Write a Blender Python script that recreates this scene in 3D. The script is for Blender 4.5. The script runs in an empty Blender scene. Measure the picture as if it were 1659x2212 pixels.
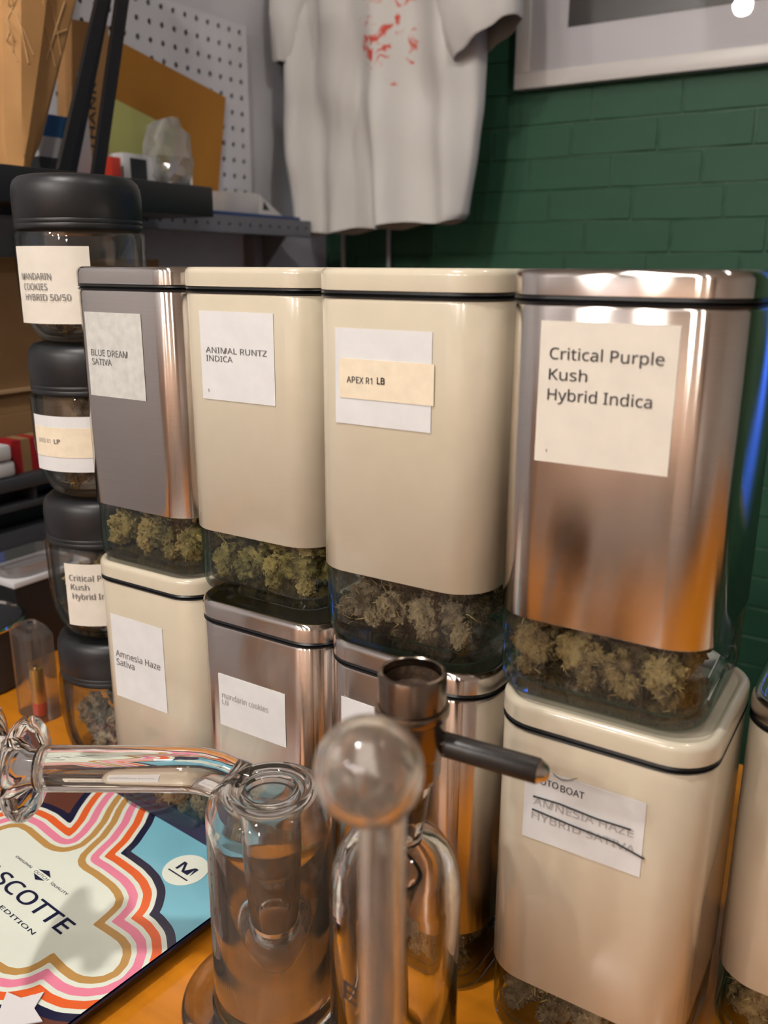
import bpy, bmesh, math, random
from math import sin, cos, pi, radians, tan, atan2, hypot
from mathutils import Vector, Matrix, noise as mnoise
random.seed(11)
sc = bpy.context.scene
COL = sc.collection

# ------------------------------------------------------------------ camera, world, exposure
PITCH, YAW, ROLL = radians(15.7), radians(32.2), radians(0.3)
FOCAL_PX = 1877.0
cd = bpy.data.cameras.new('camera')
cam = bpy.data.objects.new('camera', cd)
COL.objects.link(cam)
fw = Vector((-sin(YAW)*cos(PITCH), cos(YAW)*cos(PITCH), -sin(PITCH)))
rt0 = Vector((cos(YAW), sin(YAW), 0)); up0 = rt0.cross(fw)
rt = rt0*cos(ROLL) + up0*sin(ROLL); up = -rt0*sin(ROLL) + up0*cos(ROLL)
cam.matrix_world = Matrix(((rt.x, up.x, -fw.x, 0), (rt.y, up.y, -fw.y, 0), (rt.z, up.z, -fw.z, .44), (0, 0, 0, 1)))
cd.sensor_fit = 'VERTICAL'; cd.sensor_height = 36; cd.sensor_width = 27
cd.lens = FOCAL_PX/2212*36
cd.clip_start = .01; cd.clip_end = 30
cd.dof.use_dof = True; cd.dof.focus_distance = .575; cd.dof.aperture_fstop = 8.0
sc.camera = cam

w = bpy.data.worlds.new('world'); sc.world = w; w.use_nodes = True
w.node_tree.nodes['Background'].inputs[0].default_value = (.9, .8, .7, 1)
w.node_tree.nodes['Background'].inputs[1].default_value = .05
vs = sc.view_settings
vs.view_transform = 'Standard'; vs.look = 'None'; vs.gamma = 1.0; vs.exposure = 0.70; vs.use_curve_mapping = False
cy = sc.cycles
cy.max_bounces = 12; cy.diffuse_bounces = 2; cy.glossy_bounces = 4; cy.transmission_bounces = 12
cy.use_adaptive_sampling = True; cy.adaptive_threshold = .12; cy.adaptive_min_samples = 16; cy.transparent_max_bounces = 16; cy.sample_clamp_indirect = 3.0; cy.blur_glossy = .6
cy.use_denoising = True

LAMPS = [  # ceiling spots over the shop floor and the counter: position, aim, watts
    ((-1.0, -1.60, 1.62), (-.45, .45, .2), 20),
    ((-.75, -2.10, 1.62), (-.45, .45, .2), 20),
    ((-.30, -1.80, 1.62), (-.25, .45, .2), 18),
    ((-.10, -2.35, 1.62), (-.25, .45, .2), 18),
    ((.35, -1.65, 1.62), (-.10, .45, .2), 9),
    ((.60, -2.20, 1.62), (-.10, .45, .2), 9),
    ((-.45, -.15, 1.62), (-.38, .4, .0), 30),
    ((.35, .50, 1.62), (-.10, 1.5, .5), 13),
    ((.9, -2.4, 1.62), (.3, -3.2, -.5), 190),  # added: brightens the unseen wall and floor that the steel mirrors
    ((-.5, -2.5, 1.62), (-.9, -3.0, -.5), 190),  # added as well, lifts the brown reflected in the steel canisters
]
LAMP_COLOUR = (1.0, .945, .88)

# ------------------------------------------------------------------ materials
def lin(h):
    h = h.lstrip('#'); o = []
    for i in (0, 2, 4):
        v = int(h[i:i+2], 16)/255
        o.append(v/12.92 if v <= .04045 else ((v+.055)/1.055)**2.4)
    return (*o, 1)

def mat(name, col, rough=.5, metal=0., spec=.5, bump=0., bscale=40., var=0., vscale=12., coat=0., aniso=0., stretch=None, alpha=1., rnd=0.):
    m = bpy.data.materials.new(name); m.use_nodes = True
    nt = m.node_tree; b = nt.nodes['Principled BSDF']
    c = lin(col) if isinstance(col, str) else (*col[:3], 1)
    b.inputs['Base Color'].default_value = c
    b.inputs['Roughness'].default_value = rough
    b.inputs['Metallic'].default_value = metal
    b.inputs['Specular IOR Level'].default_value = spec
    b.inputs['Coat Weight'].default_value = coat
    b.inputs['Coat Roughness'].default_value = .06
    if alpha < 1: b.inputs['Alpha'].default_value = alpha
    tc = nt.nodes.new('ShaderNodeTexCoord')
    mp = nt.nodes.new('ShaderNodeMapping'); nt.links.new(tc.outputs['Object'], mp.inputs[0])
    if stretch: mp.inputs['Scale'].default_value = stretch
    if var > 0:
        n = nt.nodes.new('ShaderNodeTexNoise'); n.inputs['Scale'].default_value = vscale; n.inputs['Detail'].default_value = 6
        nt.links.new(mp.outputs[0], n.inputs['Vector'])
        r = nt.nodes.new('ShaderNodeMapRange'); r.inputs[1].default_value = .3; r.inputs[2].default_value = .7
        r.inputs[3].default_value = 1-var; r.inputs[4].default_value = 1+var
        nt.links.new(n.outputs['Fac'], r.inputs[0])
        mx = nt.nodes.new('ShaderNodeMix'); mx.data_type = 'RGBA'; mx.blend_type = 'MULTIPLY'; mx.inputs[0].default_value = 1
        mx.inputs[6].default_value = c
        nt.links.new(r.outputs[0], mx.inputs[7]); nt.links.new(mx.outputs[2], b.inputs['Base Color'])
    if bump > 0:
        n = nt.nodes.new('ShaderNodeTexNoise'); n.inputs['Scale'].default_value = bscale; n.inputs['Detail'].default_value = 5
        nt.links.new(mp.outputs[0], n.inputs['Vector'])
        bp = nt.nodes.new('ShaderNodeBump'); bp.inputs['Strength'].default_value = bump; bp.inputs['Distance'].default_value = .002
        nt.links.new(n.outputs['Fac'], bp.inputs['Height']); nt.links.new(bp.outputs[0], b.inputs['Normal'])
    if aniso > 0:
        b.inputs['Anisotropic'].default_value = aniso
        tg = nt.nodes.new('ShaderNodeTangent'); tg.direction_type = 'RADIAL'; tg.axis = 'Z'
        b.inputs['Anisotropic Rotation'].default_value = .25
        nt.links.new(tg.outputs[0], b.inputs['Tangent'])
    return m

def thin_glass(name, tint=(.93, .95, .94), rough=.02, f0=.05, milk=0.):
    """clear pane: see-through sheet with a Fresnel reflection"""
    m = bpy.data.materials.new(name); m.use_nodes = True; nt = m.node_tree
    nt.nodes.remove(nt.nodes['Principled BSDF']); out = nt.nodes['Material Output']
    t = nt.nodes.new('ShaderNodeBsdfTransparent'); t.inputs[0].default_value = (*tint, 1)
    g = nt.nodes.new('ShaderNodeBsdfGlossy'); g.inputs['Roughness'].default_value = rough
    fr = nt.nodes.new('ShaderNodeLayerWeight'); fr.inputs[0].default_value = .12
    mr = nt.nodes.new('ShaderNodeMapRange'); mr.inputs[3].default_value = f0; mr.inputs[4].default_value = .75
    nt.links.new(fr.outputs['Fresnel'], mr.inputs[0])
    mx = nt.nodes.new('ShaderNodeMixShader')
    nt.links.new(mr.outputs[0], mx.inputs[0]); nt.links.new(t.outputs[0], mx.inputs[1]); nt.links.new(g.outputs[0], mx.inputs[2])
    last = mx
    if milk > 0:
        d = nt.nodes.new('ShaderNodeBsdfDiffuse'); d.inputs[0].default_value = (.8, .78, .74, 1)
        m2 = nt.nodes.new('ShaderNodeMixShader'); m2.inputs[0].default_value = milk
        nt.links.new(mx.outputs[0], m2.inputs[1]); nt.links.new(d.outputs[0], m2.inputs[2]); last = m2
    nt.links.new(last.outputs[0], out.inputs[0])
    return m

def glass(name, tint=(1, 1, 1), rough=0., ior=1.47, film=0.):
    """thick blown glass that bends light; film = thin cloudy residue"""
    m = bpy.data.materials.new(name); m.use_nodes = True; nt = m.node_tree; b = nt.nodes['Principled BSDF']
    b.inputs['Base Color'].default_value = (*tint, 1); b.inputs['Roughness'].default_value = rough
    b.inputs['Transmission Weight'].default_value = 1; b.inputs['IOR'].default_value = ior
    if film:
        d = nt.nodes.new('ShaderNodeBsdfTranslucent'); d.inputs[0].default_value = (.80, .70, .60, 1)
        e = nt.nodes.new('ShaderNodeBsdfDiffuse'); e.inputs[0].default_value = (.80, .70, .60, 1)
        m1 = nt.nodes.new('ShaderNodeMixShader'); nt.links.new(d.outputs[0], m1.inputs[1]); nt.links.new(e.outputs[0], m1.inputs[2])
        m2 = nt.nodes.new('ShaderNodeMixShader'); m2.inputs[0].default_value = film
        nt.links.new(b.outputs[0], m2.inputs[1]); nt.links.new(m1.outputs[0], m2.inputs[2]); nt.links.new(m2.outputs[0], nt.nodes['Material Output'].inputs[0])
    return m

def emit(name, col, s):
    m = bpy.data.materials.new(name); m.use_nodes = True; nt = m.node_tree
    b = nt.nodes['Principled BSDF']; b.inputs['Base Color'].default_value = (*col, 1)
    b.inputs['Emission Color'].default_value = (*col, 1); b.inputs['Emission Strength'].default_value = s
    return m

M = {}
def brushed_steel(name, col, rough, aniso):
    """metal brushed round the body: reflections smear up and down (short-tailed lobe)"""
    m = bpy.data.materials.new(name); m.use_nodes = True; nt = m.node_tree
    nt.nodes.remove(nt.nodes['Principled BSDF'])
    g = nt.nodes.new('ShaderNodeBsdfAnisotropic'); g.distribution = 'BECKMANN'
    tc = nt.nodes.new('ShaderNodeTexCoord'); mp = nt.nodes.new('ShaderNodeMapping'); mp.inputs['Scale'].default_value = (5, 5, 900)
    nt.links.new(tc.outputs['Object'], mp.inputs[0])
    n = nt.nodes.new('ShaderNodeTexNoise'); n.inputs['Scale'].default_value = 5; n.inputs['Detail'].default_value = 3; nt.links.new(mp.outputs[0], n.inputs['Vector'])
    r = nt.nodes.new('ShaderNodeMapRange'); r.inputs[3].default_value = .90; r.inputs[4].default_value = 1.10; nt.links.new(n.outputs['Fac'], r.inputs[0])
    mx = nt.nodes.new('ShaderNodeMix'); mx.data_type = 'RGBA'; mx.blend_type = 'MULTIPLY'; mx.inputs[0].default_value = 1; mx.inputs[6].default_value = (*col, 1)
    nt.links.new(r.outputs[0], mx.inputs[7]); nt.links.new(mx.outputs[2], g.inputs['Color'])
    g.inputs['Roughness'].default_value = rough; g.inputs['Anisotropy'].default_value = aniso; g.inputs['Rotation'].default_value = .0
    tg = nt.nodes.new('ShaderNodeTangent'); tg.direction_type = 'RADIAL'; tg.axis = 'Z'; nt.links.new(tg.outputs[0], g.inputs['Tangent'])
    nt.links.new(g.outputs[0], nt.nodes['Material Output'].inputs[0])
    return m
M['steel'] = brushed_steel('brushed_steel', (.68, .64, .605), .20, .7)
M['beige'] = mat('beige_enamel', (.62, .55, .425), rough=.22, coat=.5, var=.02, vscale=60)
M['seal'] = mat('black_rubber', (.008, .008, .009), rough=.3)
M['canglass'] = thin_glass('canister_glass', (.94, .955, .94), .02, .045)
M['jarglass'] = thin_glass('jar_glass', (.94, .95, .945), .02, .05)
M['paper'] = mat('white_label_paper', (.73, .73, .735), rough=.6, var=.04, vscale=70)
M['paper_warm'] = mat('cream_label_paper', (.76, .705, .62), rough=.6, var=.04, vscale=70)
M['paper_grey'] = mat('worn_label_paper', (.60, .60, .57), rough=.65, var=.10, vscale=160)
M['tape'] = mat('cream_tape', (.84, .73, .56), rough=.55, var=.06, vscale=120)
M['ink'] = mat('black_ink', (.025, .025, .028), rough=.6)
M['ink_grey'] = mat('faded_ink', (.16, .15, .15), rough=.6)
M['ink_light'] = mat('faint_ink', (.42, .40, .39), rough=.6)
M['lidblack'] = mat('matt_black_plastic', (.011, .012, .014), rough=.42, bump=.03, bscale=300)
M['black'] = mat('black_plastic', (.012, .012, .014), rough=.45)
M['blackgrey'] = mat('charcoal_plastic', (.03, .031, .036), rough=.5)
M['blackmetal'] = mat('black_painted_metal', (.006, .005, .006), rough=.5)
M['kraft'] = mat('kraft_paper', (.48, .25, .09), rough=.75, var=.12, vscale=14, bump=.1, bscale=60)
M['kraft_line'] = mat('kraft_print', (.58, .35, .16), rough=.7)
M['card'] = mat('corrugated_card', (.24, .135, .055), rough=.8, var=.06, vscale=10)
M['carddark'] = mat('card_tape_edge', (.36, .23, .12), rough=.7)
M['ochre'] = mat('ochre_envelope', (.45, .19, .018), rough=.75, var=.05)
M['lime'] = mat('lime_paper', (.60, .60, .20), rough=.7, var=.06)
M['peg'] = mat('pegboard_white', (.70, .70, .75), rough=.5)
M['peg_shade'] = mat('pegboard_gap_shade', (.02, .02, .022), rough=.8)  # shade of the gap behind the holes, put into the colour
M['greywall'] = mat('grey_wall_paint', (.62, .615, .66), rough=.6, var=.08, vscale=3, bump=.15, bscale=60)
M['greymetal'] = mat('grey_painted_metal', (.15, .155, .18), rough=.4)
M['greypost'] = mat('pale_grey_post', (.26, .26, .28), rough=.5)
M['green'] = mat('green_wall_paint', (.024, .083, .046), rough=.55, spec=.3, var=.10, vscale=7, bump=.35, bscale=55)
M['mortar'] = mat('green_painted_joint', (.03, .09, .046), rough=.5, bump=.4, bscale=80)
M['white'] = mat('white_paint', (.62, .59, .57), rough=.35)
M['mat_board'] = mat('mat_board', (.56, .54, .57), rough=.6)
M['photo'] = mat('dark_photograph', (.022, .018, .014), rough=.35, var=.6, vscale=6)
M['pane'] = thin_glass('picture_pane', (.97, .97, .97), .01, .04)
M['ceiling'] = mat('ceiling_paint', (.80, .77, .73), rough=.7)
M['brownwall'] = mat('brown_wall', (.42, .33, .27), rough=.6, var=.15, vscale=2)
M['reflect_brown'] = mat('brown_reflect_panel', (.50, .33, .24), rough=.5, var=.12, vscale=5, stretch=(9, 9, 1))  # for the added panels that tint the steel reflections
M['darkwall'] = mat('dark_wall', (.06, .058, .05), rough=.6)
M['floor'] = mat('floor_boards', (.17, .125, .10), rough=.6, var=.2, vscale=4, stretch=(1, 8, 1))
M['counter'] = mat('orange_lacquered_wood', (.62, .215, .012), rough=.22, var=.14, vscale=9, stretch=(1, 7, 1), coat=.4)
M['bone'] = mat('dab_metal', (.23, .185, .15), rough=.22, metal=1)
M['bonebright'] = mat('bright_steel', (.72, .68, .63), rough=.16, metal=1)
M['residue'] = mat('dark_residue', (.045, .022, .009), rough=.7, var=.5, vscale=300, bump=.6, bscale=500)
M['handle'] = mat('black_handle', (.018, .015, .014), rough=.38, bump=.1, bscale=120)
M['bong'] = glass('clear_glass', (.985, .98, .97), .0, 1.46)
M['bongfilm'] = glass('filmed_glass', (.985, .98, .97), .01, 1.44, .03)
M['bongsoft'] = glass('clouded_glass', (.97, .945, .92), .10, 1.42, .10)
M['frost'] = glass('frosted_glass', (.99, .98, .97), .1, 1.45, .55)
M['water'] = glass('bong_water', (.96, .90, .80), .0, 1.33)
M['navy'] = mat('navy_print', (.012, .014, .05), rough=.25, coat=.5)
M['plastic'] = thin_glass('clear_plastic', (.93, .91, .91), .08, .07, .035)
M['film'] = thin_glass('thin_plastic_film', (.80, .79, .79), .15, .10, .28)
M['gold'] = mat('gold_wrapper', (.62, .36, .05), rough=.25, metal=.8)
M['redlabel'] = mat('red_label', (.55, .04, .02), rough=.35)
M['redcard'] = mat('red_card', (.30, .008, .012), rough=.5)
M['blue'] = mat('blue_card', (.004, .09, .28), rough=.45)
M['bluedark'] = mat('blue_board', (.006, .045, .17), rough=.4)
M['whitecard'] = mat('white_card', (.58, .57, .58), rough=.55)
M['pink'] = mat('pink_card', (.22, .05, .16), rough=.5)
M['chrome'] = mat('chrome', (.75, .72, .68), rough=.08, metal=1)
M['cable'] = mat('white_cable', (.42, .41, .40), rough=.5)
M['lamp'] = emit('lamp_lens', (1, .85, .68), 14)
M['neon'] = emit('blue_neon', (.05, .16, 1.0), 2)

def bud_mat(name, c1, c2, c3):
    m = bpy.data.materials.new(name); m.use_nodes = True; nt = m.node_tree; b = nt.nodes['Principled BSDF']
    b.inputs['Roughness'].default_value = .8; b.inputs['Specular IOR Level'].default_value = .25
    tc = nt.nodes.new('ShaderNodeTexCoord'); oi = nt.nodes.new('ShaderNodeObjectInfo')
    n = nt.nodes.new('ShaderNodeTexNoise'); n.inputs['Scale'].default_value = 110; n.inputs['Detail'].default_value = 8
    nt.links.new(tc.outputs['Object'], n.inputs['Vector'])
    n2 = nt.nodes.new('ShaderNodeTexNoise'); n2.inputs['Scale'].default_value = 700; n2.inputs['Detail'].default_value = 4
    nt.links.new(tc.outputs['Object'], n2.inputs['Vector'])
    ad = nt.nodes.new('ShaderNodeMath'); ad.operation = 'MULTIPLY_ADD'; ad.inputs[1].default_value = .35; ad.inputs[2].default_value = -.17
    nt.links.new(oi.outputs['Random'], ad.inputs[0])
    a2 = nt.nodes.new('ShaderNodeMath'); a2.operation = 'ADD'; nt.links.new(n.outputs['Fac'], a2.inputs[0]); nt.links.new(ad.outputs[0], a2.inputs[1])
    a3 = nt.nodes.new('ShaderNodeMath'); a3.operation = 'MULTIPLY_ADD'; a3.inputs[1].default_value = .4; nt.links.new(n2.outputs['Fac'], a3.inputs[0]); nt.links.new(a2.outputs[0], a3.inputs[2])
    r = nt.nodes.new('ShaderNodeValToRGB'); e = r.color_ramp.elements
    e[0].position = .40; e[0].color = (*c1, 1); e[1].position = .95; e[1].color = (*c3, 1)
    q = e.new(.66); q.color = (*c2, 1)
    nt.links.new(a3.outputs[0], r.inputs[0]); nt.links.new(r.outputs[0], b.inputs['Base Color'])
    bp = nt.nodes.new('ShaderNodeBump'); bp.inputs['Strength'].default_value = .9; bp.inputs['Distance'].default_value = .0012
    nt.links.new(n2.outputs['Fac'], bp.inputs['Height']); nt.links.new(bp.outputs[0], b.inputs['Normal'])
    return m
M['bud_gold'] = bud_mat('golden_green_bud', (.10, .08, .03), (.34, .27, .10), (.58, .40, .16))
M['bud_green'] = bud_mat('green_bud', (.085, .075, .028), (.30, .25, .085), (.50, .38, .15))
M['bud_grey'] = bud_mat('grey_brown_bud', (.07, .055, .04), (.25, .19, .125), (.45, .35, .22))
M['bud_brown'] = bud_mat('brown_bud', (.09, .058, .028), (.30, .20, .09), (.50, .36, .16))
M['pistil'] = mat('pale_pistil', (.50, .37, .15), rough=.7, var=.3, vscale=200)

# ------------------------------------------------------------------ mesh helpers
class MB:
    def __init__(s): s.v = []; s.f = []; s.m = []
    def add(s, vs, fs, mi=0):
        o = len(s.v); s.v += [tuple(p) for p in vs]; s.f += [tuple(i+o for i in f) for f in fs]; s.m += [mi]*len(fs); return s
    def box(s, x0, x1, y0, y1, z0, z1, mi=0):
        return s.add([(x0,y0,z0),(x1,y0,z0),(x1,y1,z0),(x0,y1,z0),(x0,y0,z1),(x1,y0,z1),(x1,y1,z1),(x0,y1,z1)],
                     [(3,2,1,0),(4,5,6,7),(0,1,5,4),(1,2,6,5),(2,3,7,6),(3,0,4,7)], mi)
    def rings(s, rings, cap0=False, cap1=False, mi=0, closed=True, wrap=False):
        n = len(rings[0]); vs = [p for r in rings for p in r]; fs = []
        R = len(rings)
        for i in range(R if wrap else R-1):
            a, b = i*n, ((i+1) % R)*n
            for j in range(n if closed else n-1):
                k = (j+1) % n
                fs.append((a+j, a+k, b+k, b+j))
        if cap0: fs.append(tuple(range(n-1, -1, -1)))
        if cap1: fs.append(tuple((R-1)*n+i for i in range(n)))
        return s.add(vs, fs, mi)
    def lathe(s, prof, n=48, mi=0, wrap=False, xf=None):
        rs = []
        for r, z in prof:
            ring = [(max(r, 1e-5)*cos(2*pi*i/n), max(r, 1e-5)*sin(2*pi*i/n), z) for i in range(n)]
            if xf: ring = [xf(Vector(p)) for p in ring]
            rs.append(ring)
        return s.rings(rs, mi=mi, wrap=wrap)
    def tube(s, pts, r, n=14, cap=True, mi=0):
        pts = [Vector(p) for p in pts]; rs = []
        prev = None
        for i, p in enumerate(pts):
            t = (pts[min(i+1, len(pts)-1)] - pts[max(i-1, 0)]).normalized()
            a = prev if prev is not None else (Vector((0, 0, 1)) if abs(t.z) < .9 else Vector((1, 0, 0)))
            u = (a - t*a.dot(t)).normalized(); prev = u; v = t.cross(u)
            rr = r[i] if isinstance(r, (list, tuple)) else r
            rs.append([p + u*rr*cos(2*pi*k/n) + v*rr*sin(2*pi*k/n) for k in range(n)])
        return s.rings(rs, cap, cap, mi)
    def build(s, name, mats, parent=None, smooth=True, angle=40, bevel=0, seg=2):
        me = bpy.data.meshes.new(name); me.from_pydata(s.v, [], s.f)
        if not isinstance(mats, (list, tuple)): mats = [mats]
        for k in mats: me.materials.append(M[k])
        if len(mats) > 1: me.polygons.foreach_set('material_index', s.m)
        bm = bmesh.new(); bm.from_mesh(me)
        bmesh.ops.recalc_face_normals(bm, faces=bm.faces)
        if bevel:
            bmesh.ops.bevel(bm, geom=[e for e in bm.edges if len(e.link_faces) == 2 and e.calc_face_angle(0) > .6], offset=bevel, segments=seg, affect='EDGES', profile=.5)
        if smooth:
            for f in bm.faces: f.smooth = True
            for e in bm.edges:
                if len(e.link_faces) == 2 and e.calc_face_angle(0) > radians(angle): e.smooth = False
        bm.to_mesh(me); bm.free(); me.update()
        return link(name, me, parent)

def link(name, me, parent=None):
    o = bpy.data.objects.new(name, me); COL.objects.link(o)
    if parent is not None: o.parent = parent
    return o
def thing(name, label, cat, loc=(0, 0, 0), rz=0, group=None):
    o = bpy.data.objects.new(name, None); COL.objects.link(o); o.location = loc; o.rotation_euler = (0, 0, rz)
    o.empty_display_size = .02
    return tag(o, label, cat, group)
def tag(o, label, cat, group=None):
    o['label'] = label; o['category'] = cat
    if group: o['group'] = group
    return o
def struct(o): o['kind'] = 'structure'; return o

def rr(wd, dp, r, z, n=9):
    """ring of a rounded rectangle"""
    r = min(r, wd/2-1e-4, dp/2-1e-4); out = []
    for cx, cyy, a0 in ((wd/2-r, -dp/2+r, -pi/2), (wd/2-r, dp/2-r, 0), (-wd/2+r, dp/2-r, pi/2), (-wd/2+r, -dp/2+r, pi)):
        for i in range(n): a = a0+pi/2*i/(n-1); out.append((cx+r*cos(a), cyy+r*sin(a), z))
    return out
def rect_plate(x0, x1, z0, z1, f, th=.0003, nx=1, mi=0):
    """thin sheet over (x,z) mapped by f(x,z,h) -> point"""
    mb = MB()
    r0 = []; r1 = []
    loop = [(x0+(x1-x0)*i/nx, z0) for i in range(nx+1)] + [(x1-(x1-x0)*i/nx, z1) for i in range(nx+1)]
    a = [f(x, z, 0) for x, z in loop]; b = [f(x, z, th) for x, z in loop]
    mb.rings([a, b])
    n = len(a); vs = a+b
    fs = []
    for i in range(nx):
        j = n-2-i
        fs.append((i, i+1, j, j+1)); fs.append((n+i, n+i+1, n+j, n+j+1))
    mb.add(vs, fs)
    return mb

FONT = None
try:
    import os
    FONT = bpy.data.fonts.load(os.path.join(bpy.utils.system_resource('DATAFILES'), 'fonts', 'NotoSansHebrew-Regular.woff2'))   # ships with Blender
except Exception:
    FONT = None
CAP = .714 if FONT else .73
_tc = {}
def text_geo(s, offset=0., shear=0.):
    key = (s, offset, shear)
    if key in _tc: return _tc[key]
    cu = bpy.data.curves.new('t', 'FONT'); cu.body = s; cu.size = 1; cu.offset = offset+.004; cu.shear = shear; cu.resolution_u = 4
    if FONT: cu.font = FONT
    o = bpy.data.objects.new('t', cu); COL.objects.link(o)
    dg = bpy.context.evaluated_depsgraph_get(); dg.update()
    me = bpy.data.meshes.new_from_object(o.evaluated_get(dg))
    vs = [tuple(v.co) for v in me.vertices]; fs = [tuple(p.vertices) for p in me.polygons]
    bpy.data.objects.remove(o); bpy.data.curves.remove(cu); bpy.data.meshes.remove(me)
    x0 = min(v[0] for v in vs); x1 = max(v[0] for v in vs)
    _tc[key] = ([((v[0]-x0)/(x1-x0), v[1]/CAP) for v in vs], fs)   # x 0..1, y in cap heights
    return _tc[key]
def text_on(mb, s, x, z, width, cap, f, h=.0006, offset=0., dz=0., mi=0):
    vs, fs = text_geo(s, offset)
    mb.add([f(x+a*width, z+b*cap+dz*a, h) for a, b in vs], fs, mi)
    return mb

# ------------------------------------------------------------------ the room
XL, XR, YB, YF, ZF, ZC = -1.123, 2.0, 1.55, -3.4, -.95, 1.70
struct(MB().box(XL-.1, XR+.1, YF-.1, YB+.1, ZF-.1, ZF).build('floor', 'floor', smooth=False))
struct(MB().box(XL-.1, XR+.1, YF-.1, YB+.1, ZC, ZC+.1).build('ceiling', 'ceiling', smooth=False))
wall_back = struct(MB().box(XL-.1, XR+.1, YB, YB+.1, ZF, ZC).build('wall_back', 'mortar', smooth=False))
struct(MB().box(XL-.1, XL, YF-.1, YB, ZF, ZC).build('wall_left', 'greywall', smooth=False))
struct(MB().box(XR, XR+.1, YF-.1, YB, ZF, ZC).build('wall_right', 'ceiling', smooth=False))
struct(MB().box(XL, XR, YF-.1, YF, ZF, ZC).build('wall_front', 'brownwall', smooth=False))
for nm_, b_ in (('reflect_panel_1', (XL, XL+.02, YF+.021, -.55, ZF, .42)), ('reflect_panel_2', (XL, XR, YF, YF+.02, ZF, .42))):  # unseen brown panels, added so the steel canisters reflect brown
    struct(MB().box(*b_).build(nm_, 'reflect_brown', smooth=False))
# painted bricks, proud of their joints
BP, BH, BL = .0541, .0518, .150
variants = []
for k in range(4):
    rnd = random.Random(k); mb = MB(); rs = []
    for t, ins in ((0, 0), (.0012, .0004), (.0022, .0016)):
        n = []
        for i in range(16):
            u = i/16*4; q = int(u); fr = u-q
            cx = [(-1, -1), (1, -1), (1, 1), (-1, 1)]; a = cx[q]; b = cx[(q+1) % 4]
            n.append(((a[0]+(b[0]-a[0])*fr)*(BL/2-.0010-ins)+rnd.uniform(-.0006, .0006), -t+rnd.uniform(-.0005, .0005)*(t > 0),
                      (a[1]+(b[1]-a[1])*fr)*(BH/2-ins)+rnd.uniform(-.0009, .0009)))
        rs.append(n)
    mb.rings(rs, False, True)
    o = mb.build('brick_source', 'green', angle=6); variants.append(o.data); bpy.data.objects.remove(o)
row = 0; z = .682-BP/2-BP*17
while z < 1.20:
    off = (0, .075, .04, .11)[row % 4]
    x = XL+.078-off
    while x < .22:
        if x-BL/2 <= XL-.001 and x+BL/2 > XL+.02:          # cut brick at the corner
            q = x+BL/2-XL; b = link('brick', random.choice(variants), wall_back); b.location = (XL+q/2, YB, z); b.scale = (q/BL, 1, 1)
        if x-BL/2 > XL-.001:
            b = link('brick', random.choice(variants), wall_back); b.location = (x, YB, z+random.uniform(-.001, .001))
        x += BL
    z += BP; row += 1

# ceiling spotlights, the last two added to light the unseen wall
for i, (p, aim, wt) in enumerate(LAMPS):
    t = thing('ceiling_spotlight', 'small round ceiling spotlight above the counter', 'spotlight', p, 0, 'ceiling spotlights')
    d = (Vector(aim)-Vector(p)).normalized(); q = d.to_track_quat('-Z', 'Y').to_matrix()
    xf = lambda v: q @ v
    MB().lathe([(.0, .06), (.032, .06), (.036, .02), (.038, -.03), (.034, -.03), (.03, -.01), (0, -.01)], 24, xf=xf).build('lamp_housing', 'black', t)
    MB().lathe([(.029, -.016), (0, -.016)], 24, xf=xf).build('lens', 'lamp', t)
    MB().tube([(0, 0, .03), (0, 0, ZC-p[2])], .007, 8).build('stem', 'black', t)
    ld = bpy.data.lights.new('spotlight_beam', 'SPOT'); ld.energy = wt; ld.color = LAMP_COLOUR; ld.spot_size = radians(120); ld.spot_blend = .8; ld.shadow_soft_size = .04
    lo = bpy.data.objects.new('spotlight_beam', ld); COL.objects.link(lo); lo.parent = t
    lo.location = d*.035; lo.rotation_euler = d.to_track_quat('-Z', 'Y').to_euler()
# blue neon tube on the green wall, right of the picture
t = thing('neon_tube', 'upright blue neon tube on the green brick wall', 'neon light', (.12, YB-.03, .45))
MB().tube([(0, 0, -.42), (0, 0, .45)], .012, 12).build('glass_tube', 'neon', t)
for z_ in (-.45, .45): MB().box(-.015, .015, -.015, .03, z_, z_+.03).build('end_cap', 'white', t)

# counter
t = thing('counter', 'orange lacquered wooden shop counter under all the canisters', 'counter', (0, 0, 0))
def slab(pts, z0, z1): return MB().rings([[(x, y, z0) for x, y in pts], [(x, y, z1) for x, y in pts]], True, True)
slab([(-.72, .17), (1.2, .17), (1.2, .78), (-.76, .78), (-.76, 1.2), (XL+.002, 1.2), (XL+.002, .43), (-.72, .43)], -.035, 0).build('counter_top', 'counter', t, smooth=False, bevel=.003)
slab([(-.70, .20), (1.18, .20), (1.18, .75), (-.78, .75), (-.78, 1.18), (XL+.01, 1.18), (XL+.01, .45), (-.70, .45)], ZF, -.0352).build('counter_body', 'brownwall', t, smooth=False)

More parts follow.
